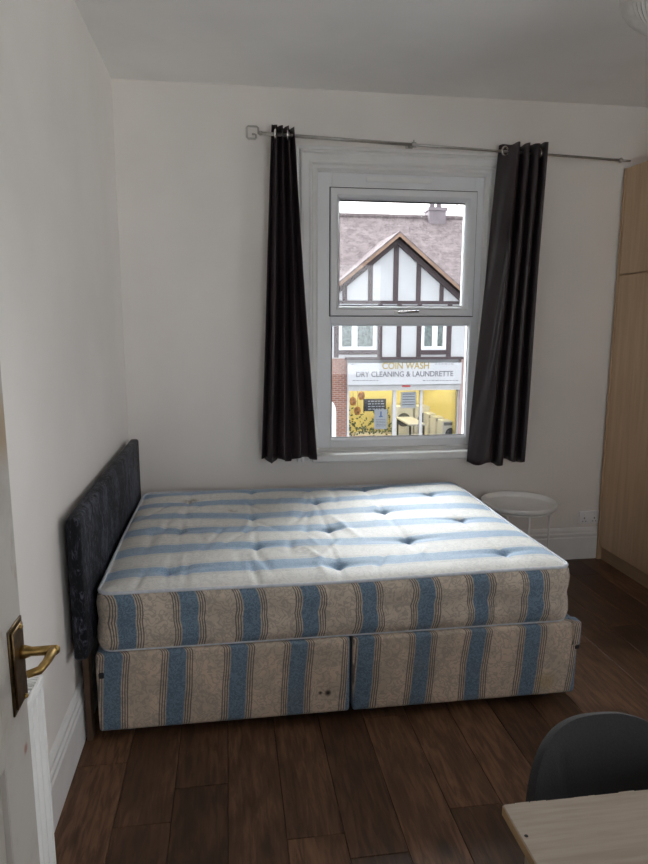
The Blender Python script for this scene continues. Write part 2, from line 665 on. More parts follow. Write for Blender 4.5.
structure('ceiling', B(-.1, XR + .1, YF - .12, .28, CEIL, CEIL + .12), M['ceiling'])
structure('wall_left', B(-.12, 0, YF - .12, .28, -.14, CEIL), M['wall'])
bm = bmesh.new()      # right wall, with an added window, out of view, to brighten the room
W2Y0, W2Y1, W2Z0, W2Z1 = -3.60, -1.80, .70, 2.50
box(bm, XR, XR + .12, YF - .12, W2Y0, -.14, CEIL); box(bm, XR, XR + .12, W2Y1, .28, -.14, CEIL)
box(bm, XR, XR + .12, W2Y0, W2Y1, -.14, W2Z0); box(bm, XR, XR + .12, W2Y0, W2Y1, W2Z1, CEIL)
structure('wall_right', bm, M['wall'])
bm = bmesh.new()      # back wall with the window opening
box(bm, 0, WX0, 0, .28, -.14, CEIL); box(bm, WX1, XR, 0, .28, -.14, CEIL)
box(bm, WX0, WX1, 0, .28, -.14, WZ0 - .02); box(bm, WX0, WX1, 0, .28, WZ1, CEIL)
structure('wall_back', bm, M['wall'])
YD = -3.55      # the nib of wall the door hangs on
W3X0, W3X1, W3Z0, W3Z1 = .9, 2.9, .75, 2.45
bm = bmesh.new()      # wall behind the camera, with an unseen window added for fill light
box(bm, 0, W3X0, YF - .12, YF, -.14, CEIL); box(bm, W3X1, XR, YF - .12, YF, -.14, CEIL)
box(bm, W3X0, W3X1, YF - .12, YF, -.14, W3Z0); box(bm, W3X0, W3X1, YF - .12, YF, W3Z1, CEIL)
structure('wall_front', bm, M['wall'])
structure('wall_return', B(0, .15, YD - .12, YD, 0, CEIL), M['wall'])
structure('trim_1', B(.15, .172, YD - .12, YD + .012, 0, 2.06), M['gloss'])


def skirting(bm, a, b, nrm, h=.218):
    """moulded skirting from a to b, profile pushed along nrm"""
    prof = [(0, 0), (.022, 0), (.022, h - .07), (.017, h - .062), (.020, h - .05), (.020, h - .042), (.014, h - .034), (.014, h - .018), (.008, h - .006), (.0, h)]
    A, Bq, N = Vector(a), Vector(b), Vector(nrm)
    r0 = [bm.verts.new(A + N * d + Vector((0, 0, z))) for d, z in prof]
    r1 = [bm.verts.new(Bq + N * d + Vector((0, 0, z))) for d, z in prof]
    n = len(prof)
    for k in range(n - 1):
        bm.faces.new((r0[k], r0[k + 1], r1[k + 1], r1[k]))
    bm.faces.new(r0); bm.faces.new(r1[::-1])
    return bm


structure('baseboard_left', skirting(bmesh.new(), (0, YD, 0), (0, -.022, 0), (1, 0, 0)), M['gloss'])
structure('baseboard_back', skirting(bmesh.new(), (0, 0, 0), (3.05, 0, 0), (0, -1, 0)), M['gloss'])
structure('baseboard_front', skirting(bmesh.new(), (0, YF, 0), (XR, YF, 0), (0, 1, 0)), M['gloss'])

# ------------------------------------------------------------------ the window
win = bpy.data.objects.new('window_1', None)
COL.objects.link(win); win.location = (1.65, .07, WZ0)
tag(win, 'white plastic window with a top-hung upper sash above a fixed lower pane', None, None, 'structure')
bm = bmesh.new()
rect_sweep(bm, 1.003, 2.297, WZ0 - .038, 2.578,
           [(0, -.001), (0, -.020), (.006, -.026), (.014, -.026), (.020, -.022), (.030, -.034), (.038, -.034), (.044, -.022),
            (.078, -.014), (.084, -.020), (.092, -.020), (.099, -.010), (.103, -.001)], closed=False)
obj('architrave', bm, M['gloss'], win, autosmooth=40)
obj('window_sill', B(1.09, 2.21, -.068, .066, WZ0 - .040, WZ0 + .010, .014, 4), M['gloss'], win, autosmooth=60)
bm = bmesh.new()     # timber lining of the reveal with a small bead
rect_sweep(bm, WX0, WX1, WZ0 + .001, WZ1, [(.001, -.004), (.018, -.004), (.022, .010), (.030, .016), (.030, .055), (.001, .055)])
obj('reveal_lining', bm, M['gloss'], win, autosmooth=40)
FX0, FX1, FZ0, FZ1 = 1.125, 2.185, WZ0 + .012, 2.455
bm = bmesh.new()     # outer frame
box(bm, FX0, 1.225, .058, .135, FZ0, FZ1, .004, 1); box(bm, 2.112, FX1, .058, .135, FZ0, FZ1, .004, 1)
box(bm, 1.2245, 2.1125, .058, .135, 2.352, FZ1, .004, 1); box(bm, 1.2245, 2.1125, .058, .135, FZ0, .842, .004, 1)
fr = obj('frame', bm, M['upvc'], win, autosmooth=40)
obj('transom', B(FX0 + .06, FX1 - .06, .060, .135, 1.572, 1.640, .005, 2), M['upvc'], win, autosmooth=40)
bm = bmesh.new()     # glazing bead of the fixed light
LX0, LX1, LZ0, LZ1 = 1.2325, 2.1146, .8548, 1.5659
rect_sweep(bm, LX0 - .022, LX1 + .022, LZ0 - .022, LZ1 + .012, [(0, .064), (.010, .064), (.022, .088), (.022, .115), (0, .115)])
gb = obj('glazing_bead', bm, M['upvc'], win, autosmooth=40)
bm = bmesh.new()
rect_sweep(bm, LX0 - .003, LX1 + .003, LZ0 - .003, LZ1 + .003 - .0, [(0, .087), (.006, .0885), (.006, .10), (0, .10)])
obj('gasket', bm, M['gasket'], win)
obj('pane', B(LX0 - .01, LX1 + .01, .100, .104, LZ0 - .01, LZ1 + .008), M['glass'], win)
# upper opening sash
GX0, GX1, GZ0, GZ1 = 1.2772, 2.0685, 1.6799, 2.297
SX0, SX1, SZ0, SZ1 = 1.217, 2.122, 1.618, 2.362
bm = bmesh.new()
rect_sweep(bm, SX0, SX1, SZ0, SZ1, [(0, .045), (.004, .040), (.036, .040), (.046, .050), (.060, .088), (.060, .115), (0, .115)])
sash = obj('sash', bm, M['upvc'], win, autosmooth=40)
bm = bmesh.new()
rect_sweep(bm, SX0 - .006, SX1 + .006, SZ0 - .006, SZ1 + .006, [(0, .0565), (.008, .0565), (.008, .075), (0, .075)])
obj('gasket', bm, M['gasket'], sash)
bm = bmesh.new()
rect_sweep(bm, GX0 - .004, GX1 + .004, GZ0 - .004, GZ1 + .004, [(0, .086), (.006, .0885), (.006, .10), (0, .10)])
obj('gasket', bm, M['gasket'], sash)
obj('pane', B(GX0 - .01, GX1 + .01, .100, .104, GZ0 - .01, GZ1 + .01), M['glass'], sash)
bm = bmesh.new()
box(bm, 1.615, 1.665, .026, .040, SZ0 + .006, SZ0 + .034, .004, 2)
hd = obj('handle', bm, M['white_metal'], sash, autosmooth=40)
bm = bmesh.new()
tube(bm, [(1.64, .028, SZ0 + .020), (1.64, .012, SZ0 + .020), (1.665, .006, SZ0 + .022), (1.76, .004, SZ0 + .026)], [.008, .008, .0075, .006], 10)
obj('handle_lever', bm, M['chrome'], sash, smooth=True)
bm = bmesh.new()     # trickle vent on the head of the frame
box(bm, 1.43, 1.83, .044, .058, FZ1 - .052, FZ1 - .022, .004, 2)
obj('trickle_vent', bm, M['white_metal'], win, autosmooth=40)

added_win2 = bpy.data.objects.new('added_window_2', None)  # added opening on the unseen part of the right wall, lights the room
COL.objects.link(added_win2); added_win2.location = (XR + .06, -2.6, W2Z0)
tag(added_win2, 'white casement window added out of view in the right wall for fill light', None, None, 'structure')
bm = bmesh.new()
for (a, b, c, d) in ((W2Y0, W2Y0 + .06, W2Z0, W2Z1), (W2Y1 - .06, W2Y1, W2Z0, W2Z1), (-2.63, -2.57, W2Z0 + .06, W2Z1 - .06),
                     (W2Y0 + .06, W2Y1 - .06, W2Z0, W2Z0 + .06), (W2Y0 + .06, W2Y1 - .06, W2Z1 - .06, W2Z1)):
    box(bm, XR + .05, XR + .11, a, b, c, d)
obj('frame', bm, M['upvc'], added_win2)
for a, b in ((W2Y0 + .055, -2.625), (-2.575, W2Y1 - .055)):
    obj('pane', B(XR + .078, XR + .082, a, b, W2Z0 + .055, W2Z1 - .055), M['glass'], added_win2)
added_win3 = bpy.data.objects.new('added_window_3', None)  # added opening behind the camera, lights the bed front and back wall
COL.objects.link(added_win3); added_win3.location = (1.9, YF - .06, W3Z0)
tag(added_win3, 'white casement window added behind the camera for fill light', None, None, 'structure')
bm = bmesh.new()
for (a, b, c, d) in ((W3X0, W3X0 + .06, W3Z0, W3Z1), (W3X1 - .06, W3X1, W3Z0, W3Z1), (1.87, 1.93, W3Z0 + .06, W3Z1 - .06),
                     (W3X0 + .06, W3X1 - .06, W3Z0, W3Z0 + .06), (W3X0 + .06, W3X1 - .06, W3Z1 - .06, W3Z1)):
    box(bm, a, b, YF - .11, YF - .05, c, d)
obj('frame', bm, M['upvc'], added_win3)
for a, b in ((W3X0 + .055, 1.875), (1.925, W3X1 - .055)):
    obj('pane', B(a, b, YF - .082, YF - .078, W3Z0 + .055, W3Z1 - .055), M['glass'], added_win3)
obj('window_sill', B(W3X0 - .03, W3X1 + .03, YF - .05, YF + .05, W3Z0 - .03, W3Z0, .004, 2), M['gloss'], added_win3)
obj('window_sill', B(XR - .05, XR + .05, W2Y0 - .03, W2Y1 + .03, W2Z0 - .03, W2Z0, .004, 2), M['gloss'], added_win2)

# ------------------------------------------------------------------ the open door
door = bpy.data.objects.new('door_1', None)
COL.objects.link(door); door.location = (.18, -3.13, 0.008)
tag(door, 'worn white painted door standing open, with a brass lever handle', None, None, 'structure')
DY0, DY1 = -3.508, -2.7455
bm = bmesh.new()
box(bm, .160, .200, DY1 - .135, DY1, .008, 2.04, .002, 1)
box(bm, .160, .200, DY0, DY0 + .105, .008, 2.04, .002, 1)
obj('stile', bm, M['door'], door)
for z0, z1 in ((.008, .23), (.83, 1.01), (1.93, 2.04)):
    obj('rail', B(.160, .200, DY0 + .105, DY1 - .135, z0, z1), M['door'], door)
obj('muntin', B(.160, .200, -3.17, -3.08, .23, 1.93), M['door'], door)
for y0, y1 in ((DY0 + .105, -3.17), (-3.08, DY1 - .135)):
    for z0, z1 in ((.23, .83), (1.01, 1.93)):
        obj('panel', B(.170, .190, y0, y1, z0, z1, .004, 1), M['door'], door)
PYm = -2.789
bm = bmesh.new()
box(bm, .200, .2035, PYm - .037, PYm + .037, .885, 1.047, .0015, 1)
box(bm, .2035, .2075, PYm - .029, PYm + .029, .893, 1.039, .002, 1)
plate = obj('handle_plate', bm, M['dkbrass'], door, autosmooth=40)
for z in (.898, 1.034):
    b2 = bmesh.new()
    bmesh.ops.create_uvsphere(b2, u_segments=10, v_segments=6, radius=.005, matrix=Matrix.Translation((.208, PYm + .012, z)))
    obj('screw', b2, M['brass'], plate, smooth=True)
bm = bmesh.new()     # lever: neck out of the plate, then back towards the hinges
tube(bm, [(.206, PYm + .012, .985), (.214, PYm + .012, .985), (.225, PYm + .012, .985), (.268, PYm + .012, .985), (.2725, PYm + .012, .985)], [.013, .012, .0085, .009, .006], 14)
tube(bm, [(.262, PYm + .014, .985), (.262, PYm - .005, .985), (.260, PYm - .028, .983), (.254, PYm - .050, .980), (.236, PYm - .060, .979)], [.0085, .0085, .0075, .0075, .0065], 12)
obj('lever_handle', bm, M['brass'], door, smooth=True)
obj('hinge', T([(.205, DY0 - .004, .25), (.205, DY0 - .004, .35)], .006, 8), M['brass'], door)
obj('hinge', T([(.205, DY0 - .004, 1.72), (.205, DY0 - .004, 1.82)], .006, 8), M['brass'], door)

# ------------------------------------------------------------------ radiator on the left wall
rad = thing('radiator', (.085, -2.9, .14), 'white panel radiator on the left wall, half hidden behind the open door', 'radiator')
RY0, RY1, RZ0, RZ1 = -3.40, -2.405, .14, .735
bm = bmesh.new()     # pressed front panel with upright flutes
pts = []
pitch = .040
k = int((RY1 - RY0 - .03) / pitch)
y = RY1 - .012
prof = [(RY1, .118), (RY1 - .006, .126)]
for q in range(k):
    a = y - q * pitch
    prof += [(a - .001, .130), (a - .009, .130), (a - .018, .104), (a - .031, .104)]
prof += [(RY0 + .006, .126), (RY0, .118)]
ra = [bm.verts.new((xx, yy, RZ0 + .012)) for yy, xx in prof]
rb = [bm.verts.new((xx, yy, RZ1 - .018)) for yy, xx in prof]
for q in range(len(prof) - 1):
    bm.faces.new((ra[q], ra[q + 1], rb[q + 1], rb[q]))
fpan = obj('front_panel', bm, M['white_metal'], rad)
sm = fpan.modifiers.new('thickness', 'SOLIDIFY'); sm.thickness = .003; sm.offset = -1
obj('back_panel', B(.045, .052, RY0 + .004, RY1 - .004, RZ0, RZ1 - .02, .002, 1), M['white_metal'], rad)
for yy in (RY0, RY1):
    obj('side_panel', B(.044, .129, yy - .0035, yy + .0035, RZ0 + .004, RZ1 - .004, .002, 1), M['white_metal'], rad)
bm = bmesh.new()
box(bm, .122, .132, RY0, RY1, RZ1 - .022, RZ1, .003, 2)
box(bm, .040, .048, RY0, RY1, RZ1 - .022, RZ1, .003, 2)
grille = obj('top_grille', bm, M['white_metal'], rad)
bm = bmesh.new()
yy = RY0 + .012
while yy < RY1 - .006:
    box(bm, .047, .123, yy, yy + .005, RZ1 - .010, RZ1 - .004)
    yy += .0135
o = obj('grille_slats', bm, M['white_metal'], grille)
o['kind'] = 'stuff'
for zz in (.25, .60):
    obj('wall_bracket', B(.001, .046, RY1 - .20, RY1 - .17, zz, zz + .03), M['white_metal'], rad)
bm = bmesh.new()
tube(bm, [(.085, RY1 + .002, .165), (.085, RY1 + .03, .165)], .009, 10)
tube(bm, [(.085, RY1 + .03, .165), (.085, RY1 + .03, .0)], .0075, 10)
obj('pipe', bm, M['white_metal'], rad, smooth=True)

# ------------------------------------------------------------------ the bed
BX0, BX1, BY0, BY1 = .080, 2.002, -1.607, -.170
base = thing('divan_base', (1.04, -.89, 0), 'two-part divan bed base in tan and blue striped fabric, under the mattress', 'bed base')
CUT = 1.0475


def section(x0, x1, mat, lean=0.0):
    bm = B(x0, x1, BY0, BY1, .047, .362, .014, 3)
    bmesh.ops.subdivide_edges(bm, edges=[e for e in bm.edges if e.calc_length() > .2], cuts=10, use_grid_fill=True)
    for v in bm.verts:      # slightly slack fabric
        if v.co.y < BY0 + .02 and .07 < v.co.z < .34:
            v.co.y += .004 * math.sin(v.co.x * 9) * math.sin((v.co.z - .05) * 10)
    return obj('base_section', bm, mat, base, smooth=False, autosmooth=50)


s1 = section(BX0, CUT - .0045, M['tick_a'])
s2 = section(CUT + .0045, BX1, M['tick_b'])
tag(s1, 'striped base half beside the headboard'); tag(s2, 'striped base half at the foot end')
obj('corner_clip', B(BX0 + .010, BX0 + .030, BY0 - .006, BY0 + .004, .268, .290, .004, 2), M['black'], s1, autosmooth=40)
obj('corner_clip', B(BX1 - .016, BX1 + .006, BY0 - .004, BY0 + .015, .245, .262, .004, 2), M['black'], s2, autosmooth=40)
obj('corner_guard', B(BX1 - .03, BX1 + .009, BY0 - .006, BY0 + .05, .262, .366, .008, 3), M['tick_b'], s2, autosmooth=40)
for xx in (BX0 + .10, CUT - .10, CUT + .10, BX1 - .10):
    for yy in (BY0 + .09, BY1 - .09):
        bm = bmesh.new()
        lathe(bm, (xx, yy, 0), [(0, 0), (.020, 0), (.024, .006), (.024, .022), (.012, .028), (.012, .048), (0, .048)], 16)
        obj('castor', bm, M['castor'], base, autosmooth=40)

mat_t = thing('mattress', (1.035, -.89, .366), 'worn double mattress with blue stripes and button tufts on top', 'mattress')
MX0, MX1, MY0, MY1 = .083, 1.975, -1.606, -.140
MZ0, MZ1, MR = .366, .592, .055


def rrect(x0, x1, y0, y1, r, n=8, seg=40):
    """rounded rectangle, counter-clockwise"""
    pts = []
    for (cx, cy, a0) in ((x1 - r, y0 + r, -90), (x1 - r, y1 - r, 0), (x0 + r, y1 - r, 90), (x0 + r, y0 + r, 180)):
        for k in range(n + 1):
            a = math.radians(a0 + 90 * k / n)
            pts.append((cx + r * math.cos(a), cy + r * math.sin(a)))
    out = []
    for p, q in zip(pts, pts[1:] + pts[:1]):
        out.append(p)
        L = math.dist(p, q)
        if L > .1:
            m_ = int(L / .03)
            out += [(p[0] + (q[0] - p[0]) * k / m_, p[1] + (q[1] - p[1]) * k / m_) for k in range(1, m_)]
    return out


def edge_z(x, y):
    """slightly wavy top edge"""
    return .004 * math.sin(x * 4.1 + .5) + .003 * math.sin(y * 5.3 + x * 2)


# upright border with two soft rolls
bm = bmesh.new()
prof = [(0, 0), (.009, .010), (.016, .040), (.0165, .080), (.0125, .114), (.0165, .145), (.016, .180), (.010, .208), (.0, .226)]
rings = []
for (d, h) in prof:
    ring = []
    for px, py in rrect(MX0 + .016 - d, MX1 - .016 + d, MY0 + .016 - d, MY1 - .016 + d, MR + d):
        wv = .0035 * math.sin(px * 17 + h * 22) * math.sin(h * 14) + .003 * math.sin(py * 19 + 1)
        ez = edge_z(px, py) * (h / .226)
        nx = 1 if px > MX1 - .06 else (-1 if px < MX0 + .06 else 0)
        ny = 1 if py > MY1 - .06 else (-1 if py < MY0 + .06 else 0)
        kk = 0 if h in (0, .226) else 1
        ring.append(bm.verts.new((px + nx * wv * kk, py + ny * wv * kk, MZ0 + h + ez)))
    rings.append(ring)
for A, Bq in zip(rings, rings[1:]):
    n = len(A)
    for k in range(n):
        bm.faces.new((A[k], A[(k + 1) % n], Bq[(k + 1) % n], Bq[k]))
bm.faces.new(rings[0][::-1])
obj('side_border', bm, M['tick_side'], mat_t, smooth=True)
# quilted top
tufts = [(.34, -1.423), (.357, -.935), (.365, -.394), (.697, -1.204), (.697, -.724), (.71, -.25), (1.018, -1.454), (1.048, -.986), (1.052, -.49),
         (1.383, -1.19), (1.374, -.747), (1.372, -.26), (1.737, -1.426), (1.729, -.93), (1.714, -.454)]
NX, NY = 190, 146
gx = np.linspace(MX0 + .016, MX1 - .016, NX); gy = np.linspace(MY0 + .016, MY1 - .016, NY)
GXa, GYa = np.meshgrid(gx, gy, indexing='ij')
bx0, bx1, by0, by1 = gx[0], gx[-1], gy[0], gy[-1]
for (cx, cy, sx, sy) in ((bx0 + MR, by0 + MR, -1, -1), (bx1 - MR, by0 + MR, 1, -1), (bx0 + MR, by1 - MR, -1, 1), (bx1 - MR, by1 - MR, 1, 1)):
    dx, dy = (GXa - cx) * sx, (GYa - cy) * sy
    inc = (dx > 0) & (dy > 0)
    L = np.hypot(dx, dy)
    mxv = np.maximum(dx, dy)
    f = np.where(inc & (L > 1e-9), mxv / np.maximum(L, 1e-9), 1.0)
    GXa = np.where(inc, cx + (GXa - cx) * f, GXa); GYa = np.where(inc, cy + (GYa - cy) * f, GYa)
ed = np.minimum(np.minimum(GXa - bx0, bx1 - GXa), np.minimum(GYa - by0, by1 - GYa))
H = .020 * (1 - np.exp(-np.maximum(ed, 0) / .05)) + .006 * np.sin(GXa * 5 + 1) * np.sin(GYa * 6)
for (tx, ty) in tufts:
    dx, dy = GXa - tx, GYa - ty
    r = np.hypot(dx, dy)
    H -= .018 * np.exp(-(r / .024) ** 2) + .007 * np.exp(-(r / .075) ** 2)
    # stretched creases that run off each button along and across the bed
    H -= .007 * np.exp(-(dx / .012) ** 2) * np.exp(-(np.abs(dy) / .17) ** 1.5)
    H -= .006 * np.exp(-(dy / .020) ** 2) * np.exp(-(np.abs(dx) / .16) ** 1.5)
for _ in range(64):     # rucks in the ticking
    cx, cy = rng.uniform(.2, 1.5), rng.uniform(-1.52, -.3)
    a = rng.normal(1.45, .30)
    ux, uy = math.cos(a), math.sin(a)
    s_ = (GXa - cx) * ux + (GYa - cy) * uy; t_ = -(GXa - cx) * uy + (GYa - cy) * ux
    H += rng.uniform(-.010, .007) * np.exp(-(t_ / rng.uniform(.010, .02)) ** 2) * np.exp(-(s_ / rng.uniform(.06, .18)) ** 2)
H *= np.clip(ed / .02, 0, 1) ** .5
EZ = .004 * np.sin(GXa * 4.1 + .5) + .003 * np.sin(GYa * 5.3 + GXa * 2)
Z = MZ1 + EZ + H
bm = bmesh.new()
V = [[bm.verts.new((GXa[a, b], GYa[a, b], Z[a, b])) for b in range(NY)] for a in range(NX)]
for a in range(NX - 1):
    for b in range(NY - 1):
        bm.faces.new((V[a][b], V[a + 1][b], V[a + 1][b + 1], V[a][b + 1]))
obj('top_panel', bm, M['tick_top'], mat_t, smooth=True)
for zz, nm in ((MZ1, 1), (MZ0 + .004, 0)):
    pts = [(px, py, zz + edge_z(px, py) * nm) for px, py in rrect(MX0 + .014, MX1 - .014, MY0 + .014, MY1 - .014, MR)]
    obj('piping', T(pts, .0065, 8, closed=True), M['piping'], mat_t, smooth=True)
for (tx, ty) in tufts:
    ia, ib = int(np.argmin(abs(gx - tx))), int(np.argmin(abs(gy - ty)))
    bm = bmesh.new()
    bmesh.ops.create_uvsphere(bm, u_segments=12, v_segments=8, radius=.011)
    for v in bm.verts: v.co.z *= .45
    bmesh.ops.translate(bm, verts=bm.verts, vec=(tx, ty, Z[ia, ib] + .003))
    obj('tuft', bm, M['piping'], mat_t, smooth=True)

hb = thing('headboard', (.05, -.90, 0), 'dark crushed velvet headboard against the left wall', 'headboard')
bm = B(.026, .074, -1.688, -.115, .385, .912, .014, 4)
obj('panel', bm, M['velvet'], hb, autosmooth=60)
for yy in (-1.56, -.28):
    obj('strut', B(.030, .052, yy - .025, yy + .025, .0, .40, .002, 1), M['strut'], hb)

# ------------------------------------------------------------------ curtains and rod
RXA, RZA, RXB, RZB, RY = .765, 2.607, 3.005, 2.541, -.105


def rod_z(x): return RZA + (RZB - RZA) * (x - RXA) / (RXB - RXA)


rod = thing('curtain_rod', (1.673, RY, rod_z(1.673)), 'slim metal curtain rod with a square spiral finial, above the window', 'curtain rod')
obj('rod', T([(RXA + .03, RY, rod_z(RXA + .03)), (2.965, RY, rod_z(2.965))], .0075, 14), M['steel'], rod, smooth=True)
obj('sleeve', T([(RXA + .03, RY, rod_z(RXA + .03)), (1.66, RY, rod_z(1.66))], .0095, 14), M['steel'], rod, smooth=True)
bm = bmesh.new()     # square spiral finial
fx, fz, s = .755, 2.608, .032
path = [(fx + s + .012, fz), (fx + s, fz - .004), (fx + s, fz + s * .8), (fx + s * .75, fz + s), (fx - s * .75, fz + s), (fx - s, fz + s * .75), (fx - s, fz - s * .75),
        (fx - s * .75, fz - s), (fx + s * .45, fz - s), (fx + s * .62, fz - s * .8), (fx + s * .62, fz - s * .35), (fx + s * .3, fz - s * .25), (fx - s * .1, fz - s * .25)]
fin = obj('finial', tube(bm, [(a, RY, b) for a, b in path], .0055, 8), M['steel'], rod, smooth=True)
bm = bmesh.new()
tube(bm, [(RXA + .022, RY, rod_z(RXA)), (RXA + .03, RY, rod_z(RXA)), (RXA + .038, RY, rod_z(RXA)), (RXA + .046, RY, rod_z(RXA))], [.007, .013, .013, .008], 12)
obj('collar', bm, M['steel'], rod, smooth=True)
bm = bmesh.new()
tube(bm, [(2.945, RY, rod_z(2.945)), (2.957, RY, rod_z(2.957)), (2.969, RY, rod_z(2.969))], [.008, .015, .008], 12)
tube(bm, [(2.969, RY, rod_z(2.969)), (3.020, RY, rod_z(3.02))], .006, 10)
obj('finial', bm, M['steel'], rod, smooth=True)
bx = 1.673
bm = bmesh.new()
tube(bm, [(bx, -.0005, rod_z(bx) + .012), (bx, -.006, rod_z(bx) + .012)], .022, 18)
tube(bm, [(bx, -.004, rod_z(bx) + .012), (bx, RY + .02, rod_z(bx) + .008), (bx, RY + .012, rod_z(bx))], .006, 10)
tube(bm, [(bx - .012, RY, rod_z(bx)), (bx + .012, RY, rod_z(bx))], .0145, 14)
obj('bracket', bm, M['steel'], rod, autosmooth=50)
obj('bracket_screw', T([(bx, RY, rod_z(bx) + .012), (bx, RY, rod_z(bx) + .026)], .004, 8), M['steel'], rod)


def curtain(name, label, top, bot, ztop, zbot, path, eyelets, seed):
    """path(t, s): offset in y and in x for s across 0..1 at height t 0(top)..1(bottom)"""
    r = random.Random(seed)
    t_ = thing(name, ((top[0] + top[1]) / 2, RY, zbot), label, 'curtain', 'curtains on the window rod')
    NS, NT = 150, 60
    bm = bmesh.new()
    rows = []
    for a in range(NT + 1):
        t = a / NT
        row = []
        for b in range(NS + 1):
            s = b / NS
            e = t ** 1.0
            xl = top[0] + (bot[0] - top[0]) * e
            xr = top[1] + (bot[1] - top[1]) * e
            dx, dy = path(t, s)
            z0 = ztop(s); z1 = zbot + .012 * math.sin(s * 17 + seed) + (.010 if s > .6 else 0)
            z = z0 + (z1 - z0) * t
            row.append(bm.verts.new((xl + (xr - xl) * s + dx, RY + dy, z)))
        rows.append(row)
    for A, Bq in zip(rows, rows[1:]):
        for k in range(NS):
            bm.faces.new((A[k], A[k + 1], Bq[k + 1], Bq[k]))
    o = obj('fabric', bm, M['curtain'], t_, smooth=True)
    md = o.modifiers.new('thickness', 'SOLIDIFY'); md.thickness = .0025; md.offset = 0
    for (ex, ang) in eyelets:
        ez = rod_z(ex)
        c, sn = math.cos(ang), math.sin(ang)
        pts = [(ex + sn * .024 * math.cos(q), RY - .008 + c * .024 * math.cos(q), ez + .024 * math.sin(q)) for q in [2 * math.pi * k / 24 for k in range(24)]]
        obj('eyelet', T(pts, .0062, 8, closed=True), M['chrome'], t_, smooth=True)
    return t_


def path_left(t, s):
    n = 3.6
    ph = 2 * math.pi * n * s
    amp = .032 + .010 * math.sin(t * 3)
    dy = amp * math.sin(ph + .6 * t * math.sin(3 * s)) + .006 * math.sin(9 * t + 4 * s)
    dx = .006 * math.sin(2 * ph) + .012 * t * math.sin(5 * s + 2 * t)
    return dx, dy


def path_right(t, s):
    # broad leading panel turned towards the window, then tight pleats
    if s < .34:
        q = s / .34
        dy = .026 - .071 * q + .012 * math.sin(q * math.pi) * math.sin(6 * t + 1) + .006 * math.sin(q * 9 + t * 11)
        dx = 0
    else:
        q = (s - .34) / .66
        ph = 2 * math.pi * 3.0 * q
        dy = -.045 * math.cos(ph) * (1 - .12 * t) + .006 * math.sin(7 * t + 5 * s)
        dx = .008 * math.sin(2 * ph)
    return dx, dy


curtain('curtain', 'dark plum eyelet curtain bunched on the left side of the window', (.862, .978), (.770, 1.100),
        lambda s: 2.655 - .018 * s + .006 * math.sin(s * 20), .758, path_left, [(.885, .35), (.955, .35)], 1)
curtain('curtain', 'dark plum eyelet curtain on the right side of the window, nearer the wardrobe', (2.196, 2.466), (2.070, 2.430),
        lambda s: 2.603 + .010 * s + .006 * math.sin(s * 22), .702, path_right, [(2.222, 1.2), (2.352, 1.0), (2.44, .3)], 2)

# ------------------------------------------------------------------ wardrobe
WXF = 3.043
wd = thing('fitted_wardrobe', (3.34, -.80, 0), 'tall light beech wardrobe with top cupboards along the right wall', 'wardrobe')
WY1, WY0, WTOP, WDIV = -.028, -1.568, 2.512, 1.874
bm = bmesh.new()
box(bm, WXF + .020, XR - .004, WY0, WY0 + .018, .0, WTOP); box(bm, WXF + .020, XR - .004, WY1 - .018, WY1, .0, WTOP)
box(bm, XR - .010, XR - .004, WY0 + .018, WY1 - .018, .0, WTOP)
box(bm, WXF + .020, XR - .010, WY0 + .018, WY1 - .018, WTOP - .018, WTOP); box(bm, WXF + .020, XR - .010, WY0 + .018, WY1 - .018, WDIV - .018, WDIV + .018)
box(bm, WXF + .020, XR - .010, WY0 + .018, WY1 - .018, .095, .113)
obj('carcass', bm, M['beech'], wd)
obj('plinth', B(WXF + .022, WXF + .040, WY0 + .018, WY1 - .018, .0, .092), M['plinth'], wd)
obj('end_strip', B(WXF - .006, WXF + .020, WY1 - .012, WY1 + .004, .0, WTOP + .002), M['beech'], wd)
NDOOR = 3
dw = (WY1 - .014 - WY0) / NDOOR
for k in range(NDOOR):
    ya, yb = WY1 - .014 - (k + 1) * dw + .0015, WY1 - .014 - k * dw - .0015
    d1 = obj('door', B(WXF, WXF + .018, ya, yb, .096, WDIV - .0045, .001, 1), M['beech'], wd)
    d2 = obj('door', B(WXF, WXF + .018, ya, yb, WDIV + .0045, WTOP, .001, 1), M['beech'], wd)
    for d_, z in ((d1, 1.02), (d2, 1.96)):
        bm = bmesh.new()
        tube(bm, [(WXF, ya + .05, z), (WXF - .026, ya + .05, z), (WXF - .026, ya + .05, z + .10), (WXF, ya + .05, z + .10)], .005, 8)
        obj('handle', bm, M['chrome'], d_, smooth=True)

# ------------------------------------------------------------------ tray table
tc = (2.337, -.290)
tt = thing('tray_table', (tc[0], tc[1], 0), 'round white metal tray table between the bed and the wardrobe', 'table')
bm = bmesh.new()
lathe(bm, (tc[0], tc[1], 0), [(0, .472), (.205, .472), (.214, .475), (.219, .484), (.2225, .503), (.2245, .505), (.2265, .503), (.223, .482), (.217, .471), (.206, .467), (0, .467)], 64)
obj('tray', bm, M['white_metal'], tt, smooth=True)
ring = [(tc[0] + .196 * math.cos(a), tc[1] + .196 * math.sin(a), .459) for a in [2 * math.pi * k / 48 for k in range(48)]]
obj('top_ring', T(ring, .0065, 8, closed=True), M['white_metal'], tt, smooth=True)
ring = [(tc[0] + .196 * math.cos(a), tc[1] + .196 * math.sin(a), .007) for a in [2 * math.pi * k / 48 for k in range(48)]]
obj('foot_ring', T(ring, .0065, 8, closed=True), M['white_metal'], tt, smooth=True)
for k in range(4):
    a = math.radians(-6 + 90 * k)
    px, py = tc[0] + .196 * math.cos(a), tc[1] + .196 * math.sin(a)
    obj('leg', T([(px, py, .004), (px, py, .462)], .0062, 10), M['white_metal'], tt, smooth=True)

